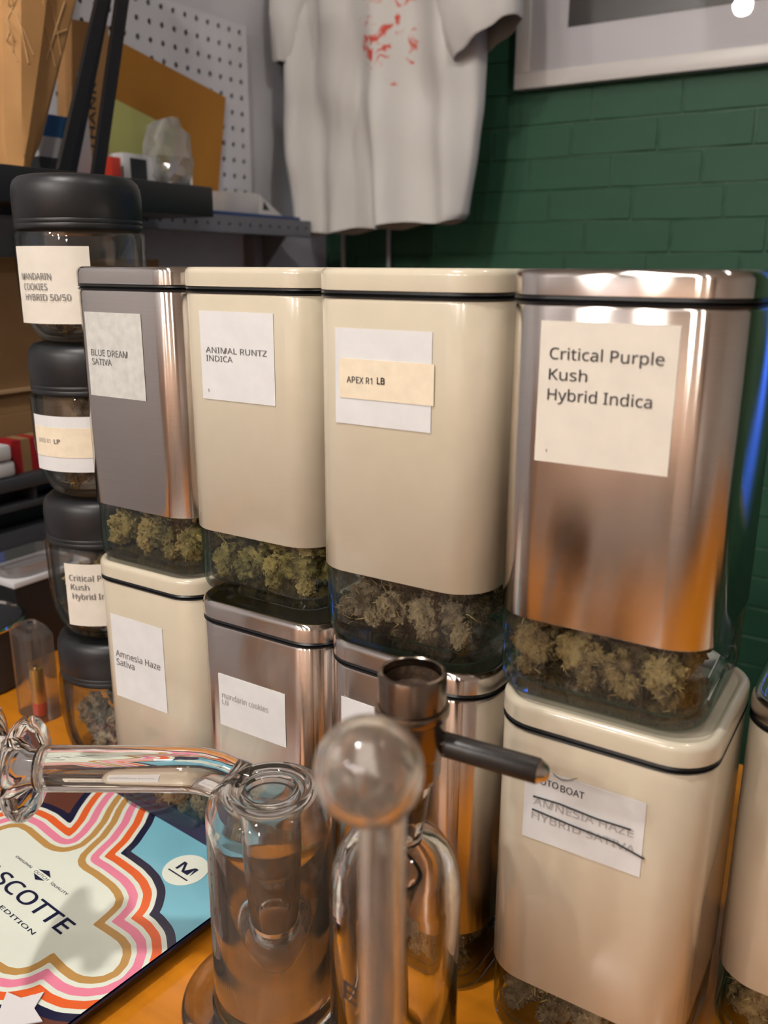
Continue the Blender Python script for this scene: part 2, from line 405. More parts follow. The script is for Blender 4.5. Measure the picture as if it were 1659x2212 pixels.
# ------------------------------------------------------------------ buds
def make_bud(seed, L, R, spikes, cal):
    """lumpy cluster of small calyxes with a few curled hairs"""
    rnd = random.Random(seed); mb = MB()
    def ico(n):
        b = bmesh.new(); bmesh.ops.create_icosphere(b, subdivisions=n, radius=1)
        r = [v.co.copy() for v in b.verts], [tuple(v.index for v in f.verts) for f in b.faces]; b.free(); return r
    cv, cf = ico(4); iv, fi = ico(1)
    o = Vector((seed*3.1, seed*1.7, 0)); core = []
    for v in cv:
        k = .80+.34*mnoise.noise(v*2.1+o)+.20*mnoise.noise(v*5.5+o)+.13*mnoise.noise(v*13+o)
        core.append(Vector((v.x*R*k*(1-.2*max(0, v.z)), v.y*R*k*(1-.2*max(0, v.z)), v.z*L*k)))
    mb.add(core, cf)
    for i in range(cal):
        p = core[rnd.randrange(len(core))]; d = p.normalized(); s = R*rnd.uniform(.08, .19)
        ax = (d+Vector((rnd.uniform(-.6, .6), rnd.uniform(-.6, .6), rnd.uniform(-.2, .9)))).normalized()
        q = ax.to_track_quat('Z', 'Y').to_matrix(); p = p*rnd.uniform(.88, 1.02); vs = []
        for v in iv:
            k = 1.0-.5*max(0, v.z)
            vs.append(p+q@(Vector((v.x*s*.72*k, v.y*s*.55*k, v.z*s*(1.0 if v.z < 0 else 1.15)))*rnd.uniform(.8, 1.2)))
        mb.add(vs, fi)
    for i in range(spikes):
        p = core[rnd.randrange(len(core))]*.95; d = p.normalized()
        side = d.cross(Vector((rnd.uniform(-1, 1), rnd.uniform(-1, 1), rnd.uniform(-1, 1)))).normalized()
        ln = R*rnd.uniform(.25, .65); wd = R*rnd.uniform(.018, .045); pts = []
        for k in range(5):
            t = k/4; pts.append(p+d*ln*(.55*t-.25*t*t)+side*ln*(t*t*.9+.1*t))
        mb.tube(pts, [wd, wd, wd*.9, wd*.7, wd*.3], 4, mi=1)
    o = mb.build('bud_source', ['bud_green', 'pistil'], angle=80)
    me = o.data; bpy.data.objects.remove(o); return me
BUDSRC = [make_bud(s, L, R, sp, ca) for s, L, R, sp, ca in ((1, .0175, .0158, 12, 130), (2, .0155, .0163, 22, 120), (3, .0190, .0148, 16, 140), (4, .0155, .0148, 26, 120), (5, .0175, .0163, 10, 150))]
BUDS = {}
for k in ('bud_gold', 'bud_green', 'bud_grey', 'bud_brown'):
    BUDS[k] = []
    for me in BUDSRC:
        c = me.copy(); c.materials[0] = M[k]; c.name = k; BUDS[k].append(c)
_sub = {}
def put_bud(kind, p, s, label, group, rnd, fits=None, mid=None, floor=None):
    me = rnd.choice(BUDS[kind]); o = link('dried_bud', me); o.scale = (s, s, s)
    o.rotation_euler = (rnd.uniform(0, 6.3), rnd.uniform(0, 6.3), rnd.uniform(0, 6.3))
    if fits:                                               # ease it off the glass until all of it is inside
        if me.name not in _sub: _sub[me.name] = [v.co.copy() for v in list(me.vertices)[::5]]
        R = o.rotation_euler.to_matrix()*s; vs = [R @ v for v in _sub[me.name]]
        if floor is not None: p = Vector((p.x, p.y, floor-min(v.z for v in vs)))        # the lowest ones lie on the glass floor
        for k in range(60):
            if all(fits(v+p) for v in vs): break
            d = mid-p; p = p+Vector((d.x*.018, d.y*.018, 0))
    o.location = p; tag(o, label, 'bud', group); return o

def relax(P, inside):
    for it in range(160):
        for a in range(len(P)):
            for b in range(a):
                d = P[a][0]-P[b][0]; need = (P[a][1]+P[b][1])*.0136
                if d.length < need:
                    d = d.normalized()*(need-d.length)*.5 if d.length > 1e-6 else Vector((.001, 0, 0))
                    P[a][0] += d; P[b][0] -= d
        for q in P: inside(q[0], q[1]*.0136)
ORD = ['first', 'second', 'third', 'fourth', 'fifth', 'sixth', 'seventh', 'eighth', 'ninth', 'tenth']
def place_buds(P, kind, bl, rnd, fits, mid, floor):
    rows = {}
    for q in P: rows.setdefault((q[2], q[3]), []).append(q)
    nk = max(k for k, j in rows)+1
    for (k, j), lst in rows.items():
        lst.sort(key=lambda q: q[0].x*cos(YAW)+q[0].y*sin(YAW))
        lay = 'lower' if k == 0 else 'upper' if k == nk-1 else 'central'
        for i, q in enumerate(lst):
            put_bud(kind, q[0], q[1], 'dried bud in the %s, %s %s row, %s from left' % (bl, lay, ('front', 'middle', 'back')[j], ORD[i]), 'buds in the '+bl, rnd, fits, mid, floor if k == 0 else None)
# ------------------------------------------------------------------ canisters
CW, CD, CR = .1145, .1145, .0245
def ring_set(lst): return [rr(a, b, r, z) for a, b, r, z in lst]
def canister_meshes():
    out = {}
    w_, d_, r_ = CW, CD, CR
    # lid with rounded shoulder and a sunken top panel
    L = [(w_-.002, d_-.002, r_-.001, .2075), (w_+.001, d_+.001, r_, .2082), (w_+.001, d_+.001, r_, .2160), (w_, d_, r_-.0005, .2180),
         (w_-.003, d_-.003, r_-.002, .2196), (w_-.006, d_-.006, r_-.003, .2200), (w_-.009, d_-.009, r_-.0045, .2194), (w_-.011, d_-.011, r_-.0055, .2180), (w_-.013, d_-.013, r_-.0065, .2176)]
    out['lid'] = lambda: MB().rings(ring_set(L), False, True)
    out['seal'] = lambda: MB().rings(ring_set([(w_-.006, d_-.006, r_-.003, .2028), (w_-.0005, d_-.0005, r_, .2036), (w_+.001, d_+.001, r_, .2047), (w_-.0015, d_-.0015, r_, .2055), (w_+.001, d_+.001, r_, .2065), (w_, d_, r_, .2078), (w_-.006, d_-.006, r_-.003, .2082)]), True, True)
    S = [(w_-.003, d_-.003, r_-.0015, .205), (w_-.003, d_-.003, r_-.0015, .0462), (w_-.0012, d_-.0012, r_-.0006, .0452), (w_, d_, r_, .0458), (w_, d_, r_, .2022), (w_-.001, d_-.001, r_, .2035), (w_-.003, d_-.003, r_-.0015, .205)]
    out['sleeve'] = lambda: MB().rings(ring_set(S))
    G = [(w_-.014, d_-.014, r_-.007, .0002), (w_-.009, d_-.009, r_-.0045, .0006), (w_-.0055, d_-.0055, r_-.002, .0028), (w_-.003, d_-.003, r_-.001, .0065), (w_-.0022, d_-.0022, r_-.001, .012), (w_-.0022, d_-.0022, r_-.001, .0450), (w_-.0036, d_-.0036, r_-.0018, .062)]
    out['glass'] = lambda: MB().rings(ring_set(G), True, False)
    GI = [(w_-.020, d_-.020, r_-.010, .0068), (w_-.014, d_-.014, r_-.007, .0072), (w_-.0105, d_-.0105, r_-.005, .0095), (w_-.0085, d_-.0085, r_-.004, .015), (w_-.0085, d_-.0085, r_-.004, .062)]
    out['liner'] = lambda: MB().rings(ring_set(GI), True, False)
    return out
CM = canister_meshes(); _cc = {}
def part(key, name, m, parent):
    if (key, m) not in _cc:
        o = CM[key]().build(name, m, parent, angle=50); _cc[(key, m)] = o.data; return o
    return link(name, _cc[(key, m)], parent)
def front0(x, z, h): return (x, -CD/2-.0002-h, z)

def canister(sh, label, x0, yf, z0, body, lid, lab=None, texts=(), paper='paper', tape=None, rz=0, strokes=(), buds=None, nb=(4, 3, 2), bl='', bseed=0):
    t = thing('storage_canister', label, 'canister', (x0+CW/2, yf+CD/2, z0), rz, 'square storage canisters')
    part('sleeve', 'body', body, t); part('lid', 'lid', lid, t); part('seal', 'seal', 'seal', t)
    g = part('glass', 'glass_base', 'canglass', t); part('liner', 'glass_inner_wall', 'canglass', g)
    if lab:
        x_0, x_1, z_0, z_1 = lab
        front = lambda x, z, h: front0(x+sh, z, h)
        la = rect_plate(x_0, x_1, z_0, z_1, front).build('paper_label', paper, t, smooth=False)
        if tape:
            rect_plate(*tape, lambda x, z, h: front(x, z, h+.0004)).build('tape_strip', 'tape', la, smooth=False)
        if texts:
            mats = []
            mb = MB()
            for s, x, z, wd, cap, ink, off in texts:
                if ink not in mats: mats.append(ink)
                text_on(mb, s, x, z, wd, cap, front, .0010 if tape else .0006, off, mi=mats.index(ink))
            mb.build('lettering', mats, la, smooth=False)
        if strokes:
            mb = MB()
            for pts, r in strokes:
                mb.tube([front(x, z, .0006) for x, z in pts], r, 6)
            mb.build('pen_stroke', 'ink', la)
    if buds:
        rnd = random.Random(100+bseed); nx, ny, nz = nb; P = []
        for k in range(nz):
            for j in range(ny):
                for i in range(nx):
                    P.append([Vector((-.034+.068*(i+.3*(k % 2))/(max(nx-1, 1)+.3)+rnd.uniform(-.004, .004), -.037+j*.026+rnd.uniform(-.002, .002), .022+k*.024)), rnd.uniform(.72, .98), k, j])
        def inside(v, r):
            q = CW/2-.0078-r
            v.x = max(-q, min(q, v.x)); v.y = max(-q, min(q, v.y)); v.z = max(.0080+r*.88, min(.062, v.z))
        for i in range(nx): P.append([Vector((-.040+.080*i/max(nx-1, 1)+rnd.uniform(-.006, .006), -.046, .012)), rnd.uniform(.38, .56), 0, 0])
        relax(P, inside)
        c, s_ = cos(rz), sin(rz)
        for v, s, k, j in P:
            v.xyz = (x0+CW/2+v.x*c-v.y*s_, yf+CD/2+v.x*s_+v.y*c, z0+v.z)
        def fits(v):
            dx, dy = v.x-x0-CW/2, v.y-yf-CD/2; x, y, z = abs(c*dx+s_*dy), abs(c*dy-s_*dx), v.z-z0
            h = CW/2-.0047-max(0, .0125-z)*.5; q = h-.0198
            return z > .0070 and x < h and y < h and (x < q or y < q or hypot(x-q, y-q) < .0195)
        place_buds(P, buds, bl, rnd, fits, Vector((x0+CW/2, yf+CD/2, z0+.035)), z0+.0076)
    return t

canister(0.0118, 'brushed steel canister labelled Blue Dream Sativa, top of the leftmost stack', -.5455, .4275, .22, 'steel', 'steel',
         (-.0485, .0090, .1286, .1886), [('BLUE DREAM', -.0444, .1578, .038, .0056, 'ink_grey', 0), ('SATIVA', -.0442, .1513, .0208, .0055, 'ink_grey', 0)],
         paper='paper_grey', buds='bud_gold', bl='Blue Dream canister', bseed=1)
canister(0.0143, 'beige canister labelled Animal Runtz Indica on a steel canister', -.4305, .4205, .22, 'beige', 'beige',
         (-.0468, .0141, .1366, .1930), [('ANIMAL RUNTZ', -.0422, .1668, .0508, .0045, 'ink_grey', 0), ('INDICA', -.0422, .1615, .0226, .0045, 'ink_grey', 0), ('1', -.042, .1413, .001, .0024, 'ink_grey', 0)],
         buds='bud_green', bl='Animal Runtz canister', bseed=2)
canister(0.0123, 'beige canister with cream tape strip reading APEX R1 LB', -.3065, .4020, .22, 'beige', 'beige',
         (-.0487, .0132, .1349, .1880), [('APEX R1', -.0406, .1583, .0170, .0044, 'ink', 0), ('LB', -.0206, .1588, .0051, .0044, 'ink', .018)],
         tape=(-.0455, .0149, .1496, .1715), buds='bud_grey', bl='Apex R1 canister', bseed=3)
canister(0.0081, 'large brushed steel canister labelled Critical Purple Kush Hybrid Indica, rightmost of the top row', -.1828, .3935, .22, 'steel', 'steel',
         (-.0430, .0216, .1294, .1966), [('Critical Purple', -.0379, .1790, .0536, .0066, 'ink', 0), ('Kush', -.0378, .1693, .0189, .0065, 'ink', 0), ('Hybrid Indica', -.0379, .1597, .0498, .0067, 'ink', 0), ('1', -.0374, .1342, .0008, .0018, 'ink', 0)],
         paper='paper_warm', buds='bud_brown', bl='Critical Purple Kush canister', bseed=4)
canister(0.0123, 'beige canister labelled Amnesia Haze Sativa under the Blue Dream canister', -.5425, .4240, 0, 'beige', 'beige',
         (-.0476, .0092, .1066, .1775), [('Amnesia Haze', -.0447, .1421, .0495, .0068, 'ink_grey', 0), ('Sativa', -.0445, .1346, .0201, .0068, 'ink_grey', 0)],
         buds='bud_brown', nb=(4, 1, 2), bl='Amnesia Haze canister', bseed=5)
canister(0.0103, 'brushed steel canister labelled mandarin cookies LB under the Animal Runtz canister', -.4155, .4060, 0, 'steel', 'steel',
         (-.0432, .0157, .1285, .1680), [('mandarin cookies', -.0403, .1502, .0416, .0055, 'ink_light', 0), ('LB', -.0405, .1453, .0060, .0044, 'ink_light', 0)],
         buds='bud_brown', nb=(3, 1, 1), bl='mandarin cookies canister', bseed=6)
canister(0.004, 'brushed steel canister behind the metal bowl, under the Apex R1 canister', -.2980, .3985, 0, 'steel', 'steel',
         (-.0430, .0120, .135, .1835), rz=radians(-3), buds='bud_grey', nb=(4, 3, 2), bl='canister behind the metal bowl', bseed=7)
STR1 = ([(-.0327, .1678), (-.0177, .1684), (.0026, .1670), (.0201, .1674)], .00055)
STR2 = ([(-.0329, .1598), (-.0093, .1580), (.0131, .1569), (.0281, .1534)], .00055)
ARC = ([(-.0225, .1850), (-.0195, .1835), (-.0173, .1830), (-.0145, .1838), (-.0123, .1850), (-.0093, .1868)], .00018)
canister(0.003, 'beige canister with crossed out label reading Moto Boat, lower right', -.1762, .3885, 0, 'beige', 'beige',
         (-.0380, .0266, .1416, .1846), [('MOTO', -.0338, .1765, .0145, .0046, 'ink', 0), ('BOAT', -.0180, .1758, .0130, .0048, 'ink', 0), ('AMNESIA HAZE', -.0325, .1632, .0541, .0053, 'ink_light', 0), ('HYBRID SATIVA', -.0331, .1542, .0564, .0055, 'ink_light', 0)],
         strokes=(STR1, STR2, ARC), buds='bud_grey', nb=(4, 3, 2), bl='Moto Boat canister', bseed=8)
canister(0, 'pale canister with a steel lid, cut off at the right edge', -.0590, .4530, 0, 'beige', 'steel', buds='bud_brown', nb=(4, 3, 2), bl='canister at the right edge', bseed=9)

# ------------------------------------------------------------------ stacked jars
JX, JY, JH, JR = -.5985, .4895, .127, .0505
FACE = atan2(-JY, -JX)                                   # azimuth from the jar towards the customer side
def jar_map(dirn):
    def f(s, z, h):
        a = dirn + s/JR; r = JR+.0008+h
        return (r*cos(a), r*sin(a), z)
    return f
def jar(z0, label, lab=None, texts=(), paper='paper', tape=None, buds='bud_brown', nbuds=9, bl='', seed=0):
    t = thing('glass_jar', label, 'jar', (JX, JY, z0), 0, 'stacked glass jars')
    MB().lathe([(0, .0004), (.030, .0004), (.036, .0015), (.0405, .006), (.0445, .013), (.0475, .021), (.0492, .030), (JR, .042), (JR+.0004, .080), (JR+.0002, .0838), (.046, .0862), (.046, .0905)], 64).build('glass_body', 'jarglass', t)
    MB().lathe([(0, .0045), (.029, .0045), (.0345, .006), (.039, .0105), (.0425, .017), (.0455, .026), (.0470, .036), (.0474, .080), (.044, .088)], 64).build('glass_inner_wall', 'jarglass', t)
    ll = MB().lathe([(0, .0858), (.047, .0858), (.0484, .0862), (.0490, .0875), (.0492, .0900), (.0487, .0906), (.0492, .0914), (.0492, .0935), (.0487, .0941), (.0492, .0948), (.0494, .112), (.0487, .118), (.0468, .1225), (.0435, .1253), (.039, .1264), (.034, .1262), (0, .1258)], 64).build('lid', 'lidblack', t, angle=60)
    if lab:
        s0, s1, zb, zt = lab; f = jar_map(FACE)
        la = rect_plate(s0, s1, zb, zt, f, nx=14).build('paper_label', paper, t, angle=60)
        if tape: rect_plate(*tape, lambda s, z, h: f(s, z, h+.0004), nx=14).build('tape_strip', 'tape', la, angle=60)
        mb = MB(); mats = []
        for s, x, z, wd, cap, ink, off in texts:
            if ink not in mats: mats.append(ink)
            text_on(mb, s, x, z, wd, cap, f, .0010, off, mi=mats.index(ink))
        if texts: mb.build('lettering', mats, la, smooth=False)
    rnd = random.Random(300+seed)
    P = []
    for i in range(nbuds):
        k, j = divmod(i, 4); a = j*pi/2+k*.7+FACE-.7; r = .024
        P.append([Vector((r*cos(a), r*sin(a), .022+k*.024)), rnd.uniform(.85, 1.05), k, 0 if j < 2 else 1])
    def inside(v, r):
        h = hypot(v.x, v.y); q = (.0435 if v.z > .030 else .0370)-r
        if h > q: v.x *= q/h; v.y *= q/h
        v.z = max(.0085+r, min(.083-r, v.z))
    relax(P, inside)
    for q in P: q[0] += Vector((JX, JY, z0))
    IP = [(.0045, .029), (.006, .0345), (.0105, .039), (.017, .0425), (.026, .0455), (.036, .047), (.09, .047)]
    def fits(v):
        z = v.z-z0
        if not .0055 < z < .084: return False
        for (a, ra), (b, rb) in zip(IP, IP[1:]):
            if z <= b: return hypot(v.x-JX, v.y-JY) < ra+(rb-ra)*(z-a)/(b-a)-.0006
        return False
    place_buds(P, buds, bl, rnd, fits, Vector((JX, JY, z0+.045)), z0+.0062)
    return t
d2 = lambda a: radians(a)*JR
jar(3*JH, 'black lidded glass jar labelled Mandarin Cookies, top of the jar stack', (d2(-68), d2(6), .016, .0735),
    [('MANDARIN', d2(-60), .0490, .0290, .0060, 'ink_grey', 0), ('COOKIES', d2(-58), .0413, .0235, .0060, 'ink_grey', 0), ('HYBRID 50/50', d2(-57), .0335, .0400, .0060, 'ink_grey', 0)],
    paper='paper_warm', buds='bud_brown', nbuds=4, bl='Mandarin Cookies jar', seed=1)
jar(2*JH, 'black lidded glass jar labelled Apex R1 LB, second from the top', (d2(-67), d2(10), .026, .0710),
    [('APEX R1', d2(-60), .0490, .0140, .0044, 'ink_light', 0), ('LB', d2(-40), .0490, .0060, .0044, 'ink_grey', .02)], tape=(d2(-66), d2(10), .038, .0620),
    buds='bud_brown', nbuds=12, bl='Apex R1 jar', seed=2)
jar(JH, 'black lidded glass jar labelled Critical Kush Hybrid, third from the top', (d2(-43), d2(25), .0195, .0745),
    [('Critical Purple', d2(-38), .0600, .0440, .0064, 'ink_grey', 0), ('Kush', d2(-37), .0520, .0160, .0064, 'ink_grey', 0), ('Hybrid Indica', d2(-36), .0438, .0400, .0064, 'ink_grey', 0)],
    paper='paper_warm', buds='bud_gold', nbuds=8, bl='Critical Kush jar', seed=3)
jar(0, 'unlabelled glass jar with black lid at the bottom of the jar stack', buds='bud_grey', nbuds=8, bl='bottom jar', seed=4)

# ------------------------------------------------------------------ patterned rolling tray
TX, TY, TA = -.508, .318, radians(-5.3)
tray = thing('rolling_tray', 'metal rolling tray with retro pink, orange and gold wavy stripes', 'tray', (TX, TY, 0), TA)
POLY = [(-.0751,.0211),(-.0726,.0277),(-.0682,.0319),(-.0586,.033),(-.0431,.0318),(-.0286,.031),(-.0199,.0322),(-.0126,.0357),(-.0087,.04),(-.0058,.0463),(-.0048,.0519),(-.0085,.0651),(-.0171,.0815),(-.0275,.095),(-.0346,.1064),(-.0421,.1224),(-.0406,.1224),(-.0331,.1066),(-.0260,.0954),(-.0156,.0822),(-.0068,.0660),(-.0028,.0530),(.0009,.0432),(.0056,.0376),(.0119,.0345),(.0188,.0339),(.0294,.0345),(.0398,.0342),(.05,.0337),(.0585,.032),(.0645,.0295),(.0682,.0254),(.0698,.0203),(.0714,.0122),(.0727,.0047),(.083,.0053),(.0929,.0057),(.0998,.0057),(.1068,.0041),(.1121,.0005),(.1167,-.0053),(.1185,-.0114),(.1167,-.0172),(.1128,-.0214),(.1075,-.0247),(.1014,-.0263),(.0914,-.0266),(.0815,-.0259),(.0738,-.0251),(.0738,-.0312),(.0735,-.037),(.0721,-.0425),(.0685,-.0470),(.0625,-.05),(.0534,-.0512),(.02,-.0515),(-.02,-.0515),(-.0534,-.0512),(-.0691,-.0473),(-.0739,-.037),(-.0738,-.0251),(-.0914,-.0266),(-.1075,-.0247),(-.1185,-.0114),(-.1121,.0005),(-.0998,.0057),(-.0727,.0047)]
def sdist(x, y):
    best = 1e9; ins = False; n = len(POLY)
    for i in range(n):
        ax, ay = POLY[i]; bx, by = POLY[(i+1) % n]
        dx, dy = bx-ax, by-ay; q = ((x-ax)*dx+(y-ay)*dy)/(dx*dx+dy*dy+1e-12); q = 0 if q < 0 else 1 if q > 1 else q
        e = (x-ax-q*dx)**2+(y-ay-q*dy)**2
        if e < best: best = e
        if (ay > y) != (by > y) and x < (bx-ax)*(y-ay)/(by-ay)+ax: ins = not ins
    best = math.sqrt(best); return -best if ins else best
TW, TH = .1345, .1105
nu, nv = 150, 123
vs_ = []; dist = []
for j in range(nv+1):
    for i in range(nu+1):
        x = -TW+2*TW*i/nu; y = -TH+2*TH*j/nv
        vs_.append((x, y, .003)); dist.append(sdist(x, y))
fs_ = [(j*(nu+1)+i, j*(nu+1)+i+1, (j+1)*(nu+1)+i+1, (j+1)*(nu+1)+i) for j in range(nv) for i in range(nu)]
me = bpy.data.meshes.new('printed_floor'); me.from_pydata(vs_, [], fs_)
at_ = me.attributes.new('band', 'FLOAT', 'POINT'); at_.data.foreach_set('value', dist)
mt = bpy.data.materials.new('tray_print'); mt.use_nodes = True; nt = mt.node_tree; b = nt.nodes['Principled BSDF']
b.inputs['Roughness'].default_value = .22; b.inputs['Coat Weight'].default_value = .4; b.inputs['Coat Roughness'].default_value = .05
an = nt.nodes.new('ShaderNodeAttribute'); an.attribute_name = 'band'
mr = nt.nodes.new('ShaderNodeMapRange'); mr.inputs[1].default_value = 0; mr.inputs[2].default_value = .04
nt.links.new(an.outputs['Fac'], mr.inputs[0])
rp = nt.nodes.new('ShaderNodeValToRGB'); rp.color_ramp.interpolation = 'CONSTANT'
CREAM, GOLD, PINK, ORNG, NAVY = (.78, .82, .72, 1), (.52, .29, .09, 1), (.85, .25, .37, 1), (.80, .13, .03, 1), (.012, .013, .045, 1)
stops = [(0, CREAM), (.0004, GOLD), (.0060, CREAM), (.0094, PINK), (.0158, CREAM), (.0193, ORNG), (.0255, CREAM), (.0290, NAVY), (.0352, (0, 0, 0, 1))]
e = rp.color_ramp.elements
e[0].position = 0; e[0].color = CREAM; e[1].position = stops[-1][0]/.04; e[1].color = (0, 0, 0, 1)
for p, c in stops[1:-1]:
    q = e.new(p/.04); q.color = c
nt.links.new(mr.outputs[0], rp.inputs[0])
tc = nt.nodes.new('ShaderNodeTexCoord'); sx = nt.nodes.new('ShaderNodeSeparateXYZ'); nt.links.new(tc.outputs['Object'], sx.inputs[0])
g1 = nt.nodes.new('ShaderNodeMath'); g1.operation = 'GREATER_THAN'; g1.inputs[1].default_value = -.03; nt.links.new(sx.outputs[0], g1.inputs[0])
g2 = nt.nodes.new('ShaderNodeMath'); g2.operation = 'GREATER_THAN'; g2.inputs[1].default_value = -.045; nt.links.new(sx.outputs[1], g2.inputs[0])
ml = nt.nodes.new('ShaderNodeMath'); ml.operation = 'MULTIPLY'; nt.links.new(g1.outputs[0], ml.inputs[0]); nt.links.new(g2.outputs[0], ml.inputs[1])
m1 = nt.nodes.new('ShaderNodeMix'); m1.data_type = 'RGBA'; m1.inputs[6].default_value = (.135, .045, .03, 1); m1.inputs[7].default_value = (.20, .50, .62, 1)
nt.links.new(ml.outputs[0], m1.inputs[0])
g3 = nt.nodes.new('ShaderNodeMath'); g3.operation = 'GREATER_THAN'; g3.inputs[1].default_value = .0352; nt.links.new(an.outputs['Fac'], g3.inputs[0])
m2 = nt.nodes.new('ShaderNodeMix'); m2.data_type = 'RGBA'; nt.links.new(g3.outputs[0], m2.inputs[0]); nt.links.new(rp.outputs[0], m2.inputs[6]); nt.links.new(m1.outputs[2], m2.inputs[7])
nt.links.new(m2.outputs[2], b.inputs['Base Color'])
me.materials.append(mt)
floor_ = link('printed_floor', me, tray)
MB().rings(ring_set([(2*TW-.012, 2*TH-.012, .012, .0005), (2*TW+.001, 2*TH+.001, .016, .0006), (2*TW+.016, 2*TH+.016, .022, .0135), (2*TW+.0185, 2*TH+.0185, .023, .0140), (2*TW+.0190, 2*TH+.0190, .023, .0128), (2*TW+.0165, 2*TH+.0165, .022, .0120), (2*TW+.0030, 2*TH+.0030, .017, .0002), (2*TW-.012, 2*TH-.012, .012, .0001)]), False, True).build('rim', 'navy', tray)
MB().rings(ring_set([(2*TW-.0005, 2*TH-.0005, .016, .0029), (2*TW+.0138, 2*TH+.0138, .021, .0137)]), False, False).build('inner_rim', 'navy', tray)
flat = lambda x, z, h: (x, z, .0031+h)
mb = MB()
text_on(mb, 'MASCOTTE', -.0640, -.0138, .1280, .0150, flat, .0002, .006)
text_on(mb, 'EDITION', .0064, -.0258, .0428, .0036, flat, .0002)
text_on(mb, 'ORIGINAL', -.0354, .0110, .0225, .0024, flat, .0002)
text_on(mb, 'QUALITY', .0132, .0105, .0201, .0024, flat, .0002)
mb.build('lettering', 'navy', floor_, smooth=False)
mb = MB(); mb.add([flat(-.0124, .012, .0002), flat(0, .0062, .0002), flat(.0116, .012, .0002), flat(0, .0180, .0002)], [(0, 1, 2, 3)]).build('diamond_emblem', 'navy', floor_, smooth=False)
M['trayc'] = mat('cream_print', CREAM, rough=.3)
mb = MB(); mb.add([flat(-.0135, .0096, .0003), flat(.0125, .0096, .0003), flat(.0125, .0140, .0003), flat(-.0135, .0140, .0003)], [(0, 1, 2, 3)]).build('emblem_band', 'trayc', floor_, smooth=False)
mb = MB(); text_on(mb, 'DUTCH', -.0085, .0104, .017, .0028, flat, .0004); mb.build('emblem_lettering', 'navy', floor_, smooth=False)
mb = MB(); mb.add([flat(.0793+.0172*cos(2*pi*i/40), .0815+.0172*sin(2*pi*i/40), .0002) for i in range(40)], [tuple(range(40))]).build('badge', 'trayc', floor_, smooth=False)
mb = MB(); text_on(mb, 'M', .0715, .0782, .0160, .0112, flat, .0004, .004)
mb.box(.0685, .0900, .0736, .0748, .0034, .0035); mb.build('badge_letter', 'navy', floor_, smooth=False)
# paper star
mb = MB(); cx, cyy = .1008, -.0681
st = []
for i in range(10):
    a = radians(92)+i*pi/5; r = .0197 if i % 2 == 0 else .0108
    st.append((cx+r*cos(a), cyy+r*sin(a)))
q = [(cos(TA)*x-sin(TA)*y+TX, sin(TA)*x+cos(TA)*y+TY) for x, y in st]
mb.rings([[(x, y, .0036) for x, y in q], [(x, y, .0044) for x, y in q]], True, True)
M['star'] = mat('white_star_paper', (.72, .69, .70), rough=.6)
tag(mb.build('paper_star', 'star', smooth=False), 'white cut-out paper star lying on the striped tray', 'paper star')

# ------------------------------------------------------------------ glassware
RT = Vector((cos(YAW), sin(YAW), 0)); FH = Vector((-sin(YAW), cos(YAW), 0))
BX, BY = -.288, .336
bong = thing('glass_bubbler', 'clear glass bubbler with a sideways neck in front of the tray', 'bubbler', (BX, BY, 0))
B = .0375
MB().lathe([(0, .0003), (.0565, .0003), (.058, .0020), (.058, .0055), (.0560, .0075), (.050, .0085), (.040, .0100), (B, .0135), (B, .135), (B-.0006, .142), (B-.003, .1475), (B-.0075, .1505), (.0265, .1512), (.0250, .1530), (.0232, .1534), (.0218, .1522), (.0205, .1500), (.0185, .1498), (.0170, .1512), (.0150, .1516), (.0130, .1500), (.0110, .1478), (0, .1474),
            (0, .1440), (.0120, .1442), (.0160, .1478), (.0200, .1465), (.0240, .1485), (.0285, .1470), (B-.0055, .1440), (B-.0038, .138), (B-.0034, .130), (B-.0034, .0180), (B-.006, .0140), (0, .0130), (0, .0003)], 96).build('body', 'bongfilm', bong, angle=60)
MB().lathe([(.0172, .1440), (.0172, .052), (.0195, .047), (.0150, .047), (.0150, .1440)], 48, wrap=True).build('inner_tube', 'bongfilm', bong, angle=60)
pc = MB().lathe([(.0175, .058), (.026, .055), (.0305, .049), (.0325, .040), (.0325, .018), (.0300, .018), (.0300, .040), (.0280, .046), (.024, .0515), (.0175, .054)], 64, wrap=True).build('percolator', 'bongfilm', bong, angle=60)
mb = MB()
for k in range(3):
    for i in range(30):
        a0 = 2*pi*(i+.12)/30; a1 = 2*pi*(i+.88)/30; z0 = .018+k*.0072; z1 = z0+.0058
        vs_ = []
        for r in (.0328, .0338):
            for a, z in ((a0, z0), (a1, z0), (a1, z1), (a0, z1)): vs_.append((r*cos(a), r*sin(a), z))
        mb.add(vs_, [(0, 1, 2, 3), (7, 6, 5, 4), (0, 4, 5, 1), (1, 5, 6, 2), (2, 6, 7, 3), (3, 7, 4, 0)])
mb.build('slit_grid', 'frost', pc, smooth=False)
# sideways neck: a bent tube that ends in a thick lip and a bell mouth
N0 = FH*.018
path = [N0-RT*.018+Vector((0, 0, .1420)), N0-RT*.027+Vector((0, 0, .1455)), N0-RT*.035+Vector((0, 0, .1495)), N0-RT*.044+Vector((0, 0, .1520))] + [N0-RT*(.054+.0172*i)+Vector((0, 0, .1525)) for i in range(6)]
mb = MB()
def shell(pts, ro, ri, n=28):
    o = MB(); o.tube(pts, ro, n, cap=False); i_ = MB(); i_.tube(pts, ri, n, cap=False)
    k = len(o.v); m_ = MB(); m_.add(o.v, o.f); m_.add(i_.v, i_.f)
    last = (len(pts)-1)*n
    m_.add([o.v[j] for j in range(n)]+[i_.v[j] for j in range(n)], [(j, (j+1) % n, n+(j+1) % n, n+j) for j in range(n)])
    m_.add([o.v[last+j] for j in range(n)]+[i_.v[last+j] for j in range(n)], [(j, (j+1) % n, n+(j+1) % n, n+j) for j in range(n)])
    return m_
